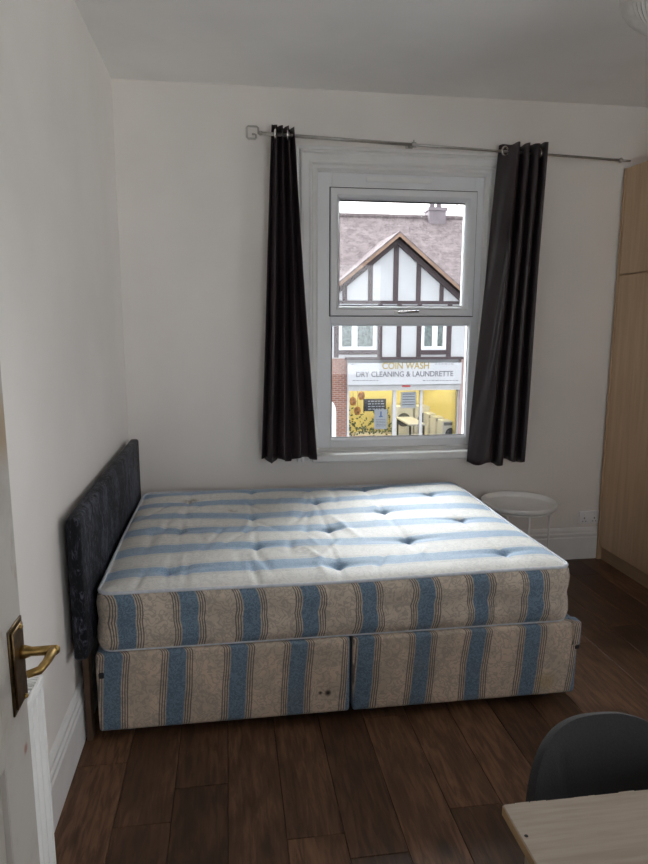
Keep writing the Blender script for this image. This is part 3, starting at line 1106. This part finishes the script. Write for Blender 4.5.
# ------------------------------------------------------------------ double socket
so = thing('wall_socket', (2.975, -.001, .285), 'white double wall socket just above the skirting beside the wardrobe', 'socket')
obj('face_plate', B(2.905, 3.051, -.012, -.001, .243, .329, .004, 2), M['upvc'], so, autosmooth=40)
for cx in (2.942, 3.014):
    obj('switch', B(cx - .006, cx + .006, -.0155, -.011, .301, .319, .002, 1), M['upvc'], so)
    bm = bmesh.new()
    box(bm, cx - .0035, cx + .0035, -.0126, -.011, .277, .287); box(bm, cx - .014, cx - .0075, -.0126, -.011, .258, .263); box(bm, cx + .0075, cx + .014, -.0126, -.011, .258, .263)
    obj('pin_slots', bm, M['gasket'], so)

# ------------------------------------------------------------------ desk
TX0, TX1, TY0, TY1, TZ = 1.049, 2.10, -3.505, -2.995, .750
dk = thing('desk', (1.57, -3.25, 0), 'pale wood desk with a chipped front edge in the near right corner', 'desk')
bm = B(TX0, TX1, TY0, TY1, TZ - .018, TZ, .0012, 1)
top = obj('desk_top', bm, M['desk'], dk)
obj('edge_band', B(TX0 - .0012, TX0 - .0002, TY0 + .001, TY1 - .001, TZ - .018, TZ - .0012), M['desk_edge'], top)
bm = bmesh.new()      # chipped lipping along the far edge
xx = TX0 + .004
rr = random.Random(3)
while xx < TX1 - .02:
    L = rr.uniform(.012, .04)
    box(bm, xx, xx + L * .92, TY1 - .0005, TY1 + rr.uniform(.0006, .0024), TZ - .017, TZ - rr.uniform(.0004, .003))
    xx += L
ch = obj('lipping', bm, M['desk'], top)
ch['kind'] = 'stuff'
obj('screw_hole', lathe(bmesh.new(), (1.0585, -3.067, TZ), [(0, .0006), (.0028, .0006), (.0034, .0)], 12), M['black'], top)
obj('apron', B(TX0 + .06, TX1 - .06, TY0 + .05, TY0 + .068, TZ - .10, TZ - .018), M['desk'], dk)
for px in (TX0 + .045, TX1 - .045):
    for py in (TY0 + .045, TY1 - .06):
        obj('leg', B(px - .02, px + .02, py - .02, py + .02, 0, TZ - .018, .002, 1), M['desk'], dk)

# ------------------------------------------------------------------ chair
chx, chy = 1.345, -2.93
ct = thing('dining_chair', (chx, -3.05, 0), 'grey fabric shell chair pushed in at the far side of the desk', 'chair')
bm = bmesh.new()
NU, NV = 48, 28
rows = []
for b in range(NV + 1):
    v = b / NV                       # 0 bottom .. 1 top
    row = []
    for a in range(NU + 1):
        u = math.sin(math.pi / 2 * (-1 + 2 * a / NU))
        zt = .525 + .244 * (1 - abs(u) ** 2.9) ** (1 / 2.2)
        z = .455 + (zt - .455) * v
        h = (z - .455) / .322
        dx = .205 * u * (.86 + .14 * min(1, h / .5))
        y = chy + .02 + .120 * h - 1.55 * dx * dx * (1 - .25 * h)
        for cx in (-.075, .075):      # two soft seams in the padding
            y += .003 * math.exp(-((dx - cx - cx * .5 * h) / .008) ** 2) * (1 if h < .82 else 0)
        row.append(bm.verts.new((chx + dx, y, z)))
    rows.append(row)
for A, Bq in zip(rows, rows[1:]):
    for k in range(NU):
        bm.faces.new((A[k], A[k + 1], Bq[k + 1], Bq[k]))
br = obj('backrest', bm, M['felt'], ct, smooth=True)
md = br.modifiers.new('thickness', 'SOLIDIFY'); md.thickness = .020; md.offset = 0
md = br.modifiers.new('round', 'BEVEL'); md.width = .010; md.segments = 3; md.limit_method = 'ANGLE'; md.angle_limit = math.radians(50)
bm = B(chx - .225, chx + .225, -3.33, -2.925, .425, .475, .024, 4)
obj('seat', bm, M['felt'], ct, autosmooth=60)
for sx in (-1, 1):
    for (yt, yb) in ((-3.26, -3.31), (-2.99, -2.93)):
        obj('leg', T([(chx + sx * .13, yt, .428), (chx + sx * .20, yb, .0)], [.014, .009], 12), M['dark_metal'], ct, smooth=True)

# ------------------------------------------------------------------ pendant lamp
lc = Vector((2.05, -1.795, 2.672))
la = thing('pendant_lamp', (lc.x, lc.y, lc.z - .15), 'white pleated globe pendant lampshade hanging at the top right corner', 'lamp')
bm = bmesh.new()
NPH, NTH = 96, 20
rows = []
for b in range(NTH + 1):
    th = math.radians(14 + (166 - 14) * b / NTH)
    row = []
    for a in range(NPH):
        ph = 2 * math.pi * a / NPH + .5 * math.cos(th)
        r = .152 * (1 + (.022 if a % 2 else -.022) * math.sin(th)) * (1 + .01 * math.sin(7 * th))
        row.append(bm.verts.new((lc.x + r * math.sin(th) * math.cos(ph), lc.y + r * math.sin(th) * math.sin(ph), lc.z + r * math.cos(th))))
    rows.append(row)
for A, Bq in zip(rows, rows[1:]):
    for k in range(NPH):
        bm.faces.new((A[k], A[(k + 1) % NPH], Bq[(k + 1) % NPH], Bq[k]))
o = obj('lamp_shade', bm, M['shade'], la, smooth=False)
md = o.modifiers.new('thickness', 'SOLIDIFY'); md.thickness = .001
obj('cord', T([(lc.x, lc.y, lc.z + .05), (lc.x, lc.y, CEIL - .02)], .003, 8), M['upvc'], la)
obj('bulb_holder', lathe(bmesh.new(), (lc.x, lc.y, lc.z), [(0, .06), (.014, .06), (.018, .0), (.016, -.005), (0, -.005)], 16), M['upvc'], la, smooth=True)
obj('ceiling_rose', lathe(bmesh.new(), (lc.x, lc.y, CEIL), [(0, -.001), (.045, -.001), (.043, -.012), (.03, -.024), (.006, -.03), (0, -.03)], 24), M['upvc'], la, smooth=True)

# ------------------------------------------------------------------ the street outside
GZ = -3.45
structure('road_surface', B(-60, 70, 5.0, 16.6, GZ - .3, GZ), M['asphalt'])
bm = bmesh.new()
box(bm, -60, 70, .28, 5.0, GZ - .3, GZ + .12); box(bm, -60, 70, 16.6, 45, GZ - .3, GZ + .12)
structure('pavement', bm, M['paving'])
structure('yard_ground', B(-60, 70, -40, .28, GZ - .3, GZ + .10), M['concrete'])  # unseen ground, its pale colour chosen to throw light up to the ceiling
bm = bmesh.new()       # front of the room's building, made tall and long to shade the facade opposite
box(bm, -40, 0, .12, .28, GZ, 11.5); box(bm, XR, 45, .12, .28, GZ, 11.5)
box(bm, 0, XR, .12, .28, GZ, -.14); box(bm, 0, XR, .12, .28, CEIL + .12, 11.5)
structure('wall_exterior', bm, M['stucco'])

FY = 20.0
shop = thing('laundrette_building', (6.8, FY, GZ + .12), 'mock Tudor building across the street with a timbered gable and a slate roof', 'building')


def P(u, v, Y=FY):
    q = at(u, v, Y)
    return q.x, q.z


ax, az = P(397, 237)
GBZ = P(396, 304)[1]        # underside of the gable's tie beam
TBZ = P(396, 300)[1]
SL = .815
FFZ = .245                  # top of the shop front
EXL, EXR = -12.0, 26.0      # the terrace runs on both ways
# first floor wall with two window openings
wL = (P(339, 326)[0], P(376, 326)[0]); wR = (P(421.5, 326)[0], P(446, 326)[0])
wz0, wz1 = P(396, 349.5)[1], P(396, 318)[1]
bm = bmesh.new()
box(bm, EXL, wL[0], FY, FY + .3, FFZ, GBZ + .12); box(bm, wL[1], wR[0], FY, FY + .3, FFZ, GBZ + .12); box(bm, wR[1], EXR, FY, FY + .3, FFZ, GBZ + .12)
for a, b in (wL, wR):
    box(bm, a, b, FY, FY + .3, FFZ, wz0); box(bm, a, b, FY, FY + .3, wz1, GBZ + .12)
obj('first_floor_wall', bm, M['render'], shop)
# gable wall
hwid = (az - GBZ) / SL
bm = extrude_poly(bmesh.new(), [(ax - hwid, FY, GBZ), (ax + hwid, FY, GBZ), (ax, FY, az)], (0, .3, 0))
obj('gable_wall', bm, M['render'], shop)
# timbers
tim = []


def timber(x0, x1, z0, z1):
    tim.append(obj('timber', B(x0, x1, FY - .035, FY - .001, z0, z1), M['timber'], shop))


def gz(x): return az - SL * abs(x - ax) - .15


timber(ax - hwid + .05, ax + hwid - .05, GBZ, GBZ + .11)
for (ua, ub) in ((342.5, 347), (368, 372.5), (393, 398), (416, 420.5), (439.5, 443.5)):
    a, b = P(ua, 290)[0], P(ub, 290)[0]
    timber(a, b, GBZ + .11, max(GBZ + .2, min(gz(a), gz(b))))
for (ua, ub) in ((334, 338.5), (377.5, 382), (396.5, 401), (416.5, 421), (446.5, 451)):
    timber(P(ua, 340)[0], P(ub, 340)[0], FFZ + .03, GBZ - .001)
timber(P(338.6, 352)[0], P(377.4, 352)[0], P(360, 354.5)[1], P(360, 350.2)[1])
timber(P(421.1, 352)[0], P(446.4, 352)[0], P(430, 354.5)[1], P(430, 350.2)[1])
for k in range(1, 14):      # the same framing goes on along the terrace
    for xx in (3.9 - k * 1.05, 10.4 + k * 1.05):
        if EXL < xx < EXR: timber(xx, xx + .16, FFZ + .03, GBZ - .001)
# barge boards and the dark rafter under them
for sgn in (-1, 1):
    ex = ax + sgn * (hwid + .35)
    ez = az - SL * (hwid + .35)
    for nm, z0, z1, ya, yb, mt in (('barge_board', -.03, .10, FY - .42, FY - .36, 'barge'), ('gable_rafter', -.27, -.035, FY - .12, FY - .002, 'timber')):
        bm = extrude_poly(bmesh.new(), [(ax, ya, az + z0), (ex, ya, ez + z0), (ex, ya, ez + z1), (ax, ya, az + z1)], (0, yb - ya, 0))
        obj(nm, bm, M[mt], shop)
# roofs
RIY = FY + 4.2
RIZ = at(400, 217, RIY).z
EAZ = GBZ + .05
bm = bmesh.new()
RS = (RIZ - EAZ) / (RIY - FY + .30)
YM = FY + .32
ZM = EAZ + RS * (YM - FY + .30)
extrude_poly(bm, [(EXL, YM, ZM), (EXL, RIY, RIZ), (EXL, RIY + 4.5, EAZ), (EXL, RIY + 4.5, EAZ - .15), (EXL, RIY, RIZ - .15), (EXL, YM, ZM - .15)], (EXR - EXL, 0, 0))
for xa, xb in ((EXL, ax - hwid - .30), (ax + hwid + .30, EXR)):      # eaves either side of the gable
    extrude_poly(bm, [(xa, FY - .30, EAZ), (xa, YM, ZM), (xa, YM, ZM - .15), (xa, FY - .30, EAZ - .15)], (xb - xa, 0, 0))
obj('main_roof', bm, M['roof'], shop)
bm = bmesh.new()
hw2 = hwid + .35
extrude_poly(bm, [(ax - hw2, FY - .40, az - SL * hw2 + .16), (ax, FY - .40, az + .16), (ax + hw2, FY - .40, az - SL * hw2 + .16),
                  (ax + hw2, FY - .40, az - SL * hw2 + .10), (ax, FY - .40, az + .10), (ax - hw2, FY - .40, az - SL * hw2 + .10)], (0, 3.9, 0))
obj('gable_roof', bm, M['roof'], shop)
obj('ridge_tiles', T([(EXL, RIY, RIZ), (EXR, RIY, RIZ)], .11, 8), M['roof'], shop)
# chimney with pots and an aerial
cxa, cxb = at(427, 212, RIY).x, at(443.5, 212, RIY).x
ctop = at(435, 207.5, RIY).z
bm = bmesh.new()
box(bm, cxa, cxb, RIY - .35, RIY + .35, RIZ - .5, ctop - .06); box(bm, cxa - .05, cxb + .05, RIY - .40, RIY + .40, ctop - .18, ctop - .05)
chm = obj('chimney', bm, M['pot'], shop)
for q in (.3, .7):
    obj('chimney_pot', lathe(bmesh.new(), (cxa + (cxb - cxa) * q, RIY, ctop - .06), [(0, 0), (.12, 0), (.10, .18), (.12, .22), (.09, .22), (0, .2)], 14), M['pot'], chm, smooth=True)
bm = bmesh.new()
apx, apz = at(457, 205, RIY).x, at(457, 203, RIY).z
tube(bm, [(apx, RIY, RIZ - .1), (apx, RIY, apz + .35)], .022, 6)
tube(bm, [(apx - .6, RIY, apz + .1), (apx + .3, RIY, apz + .3)], .015, 6)
for q in range(6):
    xx = apx - .55 + q * .15
    tube(bm, [(xx, RIY - .22, apz + .11 + q * .033), (xx, RIY + .22, apz + .11 + q * .033)], .01, 5)
obj('aerial', bm, M['alu'], shop)
# first floor windows
for (a, b) in (wL, wR):
    bm = bmesh.new()
    rect_sweep(bm, a, b, wz0, wz1, [(0, FY - .02), (.11, FY - .02), (.11, FY + .08), (0, FY + .08)])
    mid = a + (b - a) * (.42 if a == wL[0] else .55)
    box(bm, mid - .10, mid + .10, FY - .015, FY + .07, wz0 + .11, wz1 - .11)
    wf = obj('window', bm, M['upvc'], shop)
    for (p0, p1) in ((a + .11, mid - .10), (mid + .10, b - .11)):
        obj('pane', B(p0, p1, FY + .03, FY + .04, wz0 + .11, wz1 - .11), M['glass'], wf)
        bm = bmesh.new()
        n = 22
        va = [bm.verts.new((p0 - .05 + (p1 - p0 + .1) * k / n, FY + .20 + .02 * (k % 2), wz0 + .02)) for k in range(n + 1)]
        vb = [bm.verts.new((p0 - .05 + (p1 - p0 + .1) * k / n, FY + .20 + .02 * (k % 2), wz1 - .02)) for k in range(n + 1)]
        for k in range(n): bm.faces.new((va[k], va[k + 1], vb[k + 1], vb[k]))
        obj('net_curtain', bm, M['curtain_net'], wf)
# ground floor: brick either side, the shop front between
sx0, sx1 = P(347, 372)[0], P(459.5, 372)[0]
gnd = GZ + .12
arx0, arx1, arz = P(322, 420)[0], P(336, 420)[0], P(333, 403)[1]
bm = bmesh.new()
n = 10
arc = [(arx0 + (arx1 - arx0) * (.5 - .5 * math.cos(math.pi * k / n)), arz - .35 + .45 * math.sin(math.pi * k / n)) for k in range(n + 1)]
extrude_poly(bm, [(arx0, FY - .02, gnd)] + [(a, FY - .02, b) for a, b in arc] + [(arx1, FY - .02, gnd)], (0, .05, 0))
obj('arched_door', bm, M['upvc'], shop)
obj('brick_pier', B(EXL, sx0, FY, FY + .3, gnd, FFZ), M['brick'], shop)
pil = P(464.5, 400)[0]
obj('pilaster', B(sx1, pil, FY - .10, FY + .2, gnd, FFZ), M['pilaster'], shop)
obj('neighbour_wall', B(pil, EXR, FY, FY + .3, gnd, FFZ), M['render'], shop)
obj('shop_lintel', B(sx0, sx1, FY + .001, FY + .25, P(400, 389)[1], FFZ), M['render'], shop)
obj('fascia_strip', B(sx0 - .08, sx1 + .05, FY - .25, FY - .002, FFZ - .05, FFZ + .04), M['timber'], shop)
zsh1, zsh0 = P(400, 384.2)[1], P(400, 390)[1]
obj('shutter_box', B(sx0, sx1, FY - .16, FY + .15, zsh0, zsh1), M['shutter'], shop)
stall = gnd + .45
shf = obj('shop_front_frame', B(sx0, sx1, FY - .02, FY + .08, gnd, stall), M['alu'], shop)
for (ua, ub) in ((347, 349), (392.5, 396), (419.5, 422), (457, 459.4)):
    obj('mullion', B(P(ua, 410)[0], P(ub, 410)[0], FY - .03, FY + .09, stall, zsh0), M['alu'], shf)
for (ua, ub) in ((349, 392.5), (396, 419.5), (422, 457)):
    obj('pane', B(P(ua, 410)[0], P(ub, 410)[0], FY + .02, FY + .03, stall, zsh0), M['glass'], shf)
# shop room
bm = bmesh.new()
D = FY + 4.5
box(bm, sx0, sx1, D, D + .1, gnd, FFZ); box(bm, sx0 - .1, sx0, FY + .3, D, gnd, FFZ); box(bm, sx1, sx1 + .1, FY + .3, D, gnd, FFZ)
obj('shop_room_wall', bm, M['shop_yellow'], shop)
obj('shop_room_ceiling', B(sx0, sx1, FY + .3, D, FFZ - .12, FFZ), M['ceiling'], shop)
obj('shop_room_floor', B(sx0, sx1, FY + .09, D, gnd - .05, gnd + .02), M['shop_floor'], shop)
for yy in (FY + .9, FY + 2.2, FY + 3.5):
    obj('light_tube', B(sx0 + .5, sx1 - .5, yy - .06, yy + .06, FFZ - .20, FFZ - .12), M['lamp'], shop)

# fascia sign
zs1, zs0 = P(400, 361.5)[1], P(400, 384)[1]
sg = thing('shop_sign', ((sx0 + sx1) / 2, FY - .2, zs0), 'white fascia sign reading COIN WASH over the laundrette window', 'sign')
obj('sign_panel', B(sx0 - .01, sx1, FY - .22, FY - .17, zs0, zs1 - .04), M['sign'], sg)


def text(body, u, v, width_px, mat, parent, hpx, name='lettering', y=FY - .222):
    cu = bpy.data.curves.new(name, 'FONT')
    cu.body = body
    cu.align_x = 'CENTER'; cu.align_y = 'CENTER'
    cu.size = 1.0
    cu.extrude = .004
    o = bpy.data.objects.new(name, cu)
    COL.objects.link(o)
    bpy.context.view_layer.update()
    k = (P(u + width_px / 2, v)[0] - P(u - width_px / 2, v)[0])
    hz = P(u, v - hpx / 2)[1] - P(u, v + hpx / 2)[1]
    sx = k / max(o.dimensions.x, 1e-3)
    sz = hz / .70
    cu.offset = .012
    x, z = P(u, v)
    o.rotation_euler = (math.pi / 2, 0, 0)
    o.scale = (sx, sz, 1)
    o.parent = parent
    o.location = Vector((x, y - .003, z)) - wloc(parent)
    cu.materials.append(mat)
    bpy.context.view_layer.update()
    me = bpy.data.meshes.new_from_object(o.evaluated_get(bpy.context.evaluated_depsgraph_get()))
    o2 = bpy.data.objects.new(name, me)
    COL.objects.link(o2)
    o2.rotation_euler, o2.scale, o2.location, o2.parent = o.rotation_euler, o.scale, o.location, parent
    bpy.data.objects.remove(o)
    return o2


text('COIN WASH', 404.3, 365.6, 46, M['gold'], sg, 6.4)
text('DRY CLEANING & LAUNDRETTE', 403.5, 373.8, 96, M['grey_letter'], sg, 5.2)
for (ua, ub, v) in ((351.5, 377, 380), (421, 457, 380), (433, 452, 363.6), (350, 354, 364)):     # lines too small to read
    bm = bmesh.new()
    uu = ua
    while uu < ub:
        wpx = rr.uniform(1.2, 3.2)
        a, z = P(uu, v); b = P(min(uu + wpx, ub), v)[0]
        box(bm, a, b, FY - .226, FY - .2205, z - .013, z + .013)
        uu += wpx + 1.2
    obj('small_print', bm, M['grey_letter'], sg)['kind'] = 'stuff'
bm = bmesh.new()
a, z = P(401, 385.7); b = P(409, 385.7)[0]
box(bm, a, b, FY - .18, FY - .165, z - .03, z + .03)
tag(obj('shutter_badge', bm, M['red_letter'], None), 'small red badge on the shutter box under the fascia sign', 'badge')

# things in the shop window
def flat(name, u0, u1, v0, v1, y, mat, label, cat, thick=.02):
    x0, z1 = P(u0, v0, y); x1, z0 = P(u1, v1, y)
    t_ = thing(name, ((x0 + x1) / 2, y, z0), label, cat)
    obj('board', B(x0, x1, y, y + thick, z0, z1), mat, t_)
    return t_, x0, x1, z0, z1


t_, x0, x1, z0, z1 = flat('notice_board', 363.5, 386, 399, 411, FY + .12, M['dark'], 'black notice board with white writing hanging in the laundrette window', 'notice board')
for k in range(4):
    bm = bmesh.new()
    xx = x0 + .18
    zz = z1 - .09 - k * .10
    while xx < x1 - .15:
        L = rr.uniform(.05, .14)
        box(bm, xx, min(xx + L, x1 - .06), FY + .113, FY + .1195, zz - .018, zz + .018)
        xx += L + .04
    obj('writing', bm, M['paper'], t_)['kind'] = 'stuff'
t_, x0, x1, z0, z1 = flat('paper_notice', 374.5, 387, 409.5, 429, FY + .06, M['paper'], 'white paper notice with a blue mark taped below the black board', 'notice', .008)
xm = (x0 + x1) / 2
bm = bmesh.new()
box(bm, xm - .03, xm + .03, FY + .054, FY + .0595, z1 - .30, z1 - .08); box(bm, xm - .07, xm + .07, FY + .054, FY + .0595, z1 - .30, z1 - .25)
obj('print', bm, M['blue_ink'], t_)
bm = bmesh.new()
for k in range(5): box(bm, x0 + .06, x1 - .06, FY + .055, FY + .0595, z1 - .40 - k * .06, z1 - .385 - k * .06)
obj('print_lines', bm, M['grey_letter'], t_)
t_, x0, x1, z0, z1 = flat('price_list', 401, 416, 392, 408, FY + .10, M['paper'], 'pale price list hanging in the middle bay of the laundrette', 'notice', .008)
bm = bmesh.new()
for k in range(5): box(bm, x0 + .06, x1 - .06, FY + .094, FY + .0995, z1 - .10 - k * .10, z1 - .07 - k * .10)
obj('print_lines', bm, M['grey_letter'], t_)
for k, (ua, ub) in enumerate(((442, 445.3), (446.5, 449.8))):
    t_, x0, x1, z0, z1 = flat('wall_speaker', ua, ub, 395 + k * 1.5, 403 + k * 1.5, FY + 4.40, M['dark'],
                              ('left' if k == 0 else 'right') + ' one of two small dark boxes high on the yellow laundrette wall', 'wall box', .08)
    obj('grille', B(x0 + .05, x1 - .05, FY + 4.39, FY + 4.40, z0 + .06, z1 - .06), M['grey_letter'], t_)
# washers along the right of the shop, dryers at the back
desc = ['nearest the glass', 'second from the glass', 'third from the glass']
for k in range(3):
    x0 = P(441 - 7 * k, 425, FY + .8 + k * 1.0)[0]
    y0 = FY + .6 + k * 1.05
    t_ = thing('washing_machine', (x0 + .35, y0 + .35, gnd + .02), 'white washing machine on the right of the laundrette, ' + desc[k], 'washing machine', 'machines in the laundrette')
    obj('cabinet', B(x0, x0 + .70, y0, y0 + .68, gnd + .02, gnd + 1.05, .02, 2), M['machine'], t_)
    bm = bmesh.new()
    bmesh.ops.create_cone(bm, cap_ends=True, segments=24, radius1=.23, radius2=.20, depth=.06, matrix=Matrix.Translation((x0 + .35, y0 - .03, gnd + .55)) @ Matrix.Rotation(math.pi / 2, 4, 'X'))
    obj('porthole', bm, M['dark'], t_)
    obj('control_panel', B(x0 + .05, x0 + .65, y0 - .012, y0 - .001, gnd + .88, gnd + 1.0), M['grey_letter'], t_)
desc = ['left', 'middle', 'right']
for k in range(3):
    x0 = P(398, 425, FY + 3.0)[0] + k * .92
    y0 = FY + 3.6
    t_ = thing('tumble_dryer', (x0 + .4, y0 + .4, gnd + .02), 'dark fronted dryer at the back of the laundrette, ' + desc[k] + ' of three', 'dryer', 'machines in the laundrette')
    obj('cabinet', B(x0, x0 + .84, y0, y0 + .8, gnd + .02, gnd + 1.25, .02, 2), M['machine'], t_)
    bm = bmesh.new()
    bmesh.ops.create_cone(bm, cap_ends=True, segments=24, radius1=.30, radius2=.27, depth=.06, matrix=Matrix.Translation((x0 + .42, y0 - .03, gnd + .68)) @ Matrix.Rotation(math.pi / 2, 4, 'X'))
    obj('porthole', bm, M['dark'], t_)
# a bench slanting through the middle bay
t_ = thing('folding_table', (P(412, 425, FY + 1.6)[0], FY + 1.6, gnd + .02), 'pale folding table standing in the middle of the laundrette', 'table')
xb = P(412, 425, FY + 1.6)[0]
obj('table_top', B(xb - .35, xb + .35, FY + .8, FY + 2.9, gnd + .86, gnd + .92), M['sign'], t_)
for sx in (-.28, .28):
    for yy in (FY + .9, FY + 2.8):
        obj('leg', B(xb + sx - .03, xb + sx + .03, yy - .03, yy + .03, gnd + .02, gnd + .86), M['dark'], t_)
# potted plants and goods at the left of the window
place = ['at the left edge', 'beside the orange goods', 'below the paper notice', 'left of the window bar']
for k, (u, v) in enumerate(((351.5, 418), (362, 424), (373, 430), (386, 426))):
    xx, zz = P(u, v, FY + .45)
    t_ = thing('window_plant', (xx, FY + .45, stall), 'leafy plant in the laundrette window, ' + place[k], 'plant', 'plants in the laundrette window')
    bm = bmesh.new()
    lathe(bm, (xx, FY + .45, stall - .1), [(0, 0), (.11, 0), (.15, .22), (.13, .22), (0, .20)], 14)
    obj('pot', bm, M['pilaster'], t_)
    bm = bmesh.new()
    r2 = random.Random(k)
    for q in range(46):
        c = Vector((xx + r2.gauss(0, .10), FY + .45 + r2.gauss(0, .08), stall + .15 + abs(r2.gauss(0, .42))))
        d = Vector((r2.gauss(0, 1), r2.gauss(0, .5), r2.gauss(.3, 1))).normalized() * r2.uniform(.08, .16)
        e = d.cross(Vector((0, 1, 0))).normalized() * .035
        vs = [bm.verts.new(c), bm.verts.new(c + d * .5 + e), bm.verts.new(c + d), bm.verts.new(c + d * .5 - e)]
        bm.faces.new(vs)
    obj('foliage', bm, M['plant'], t_)
for k, (u, v) in enumerate(((353, 401.5), (357.5, 411), (361.5, 396))):
    xx, zz = P(u, v, FY + .5)
    bm = bmesh.new()
    lathe(bm, (xx, FY + .5, zz), [(0, -.16), (.10, -.13), (.14, 0), (.11, .12), (.04, .17), (0, .17)], 14)
    t_ = thing('paper_lantern', (xx, FY + .5, zz - .16), 'small orange paper lantern at the left of the laundrette window, ' + ('middle', 'lowest', 'topmost')[k] + ' of three', 'lantern', 'lanterns in the laundrette window')
    obj('globe', bm, M['orange'], t_, smooth=True)
    obj('string', T([(xx, FY + .5, zz + .16), (xx, FY + .5, zsh0 + .2)], .006, 5), M['dark'], t_)
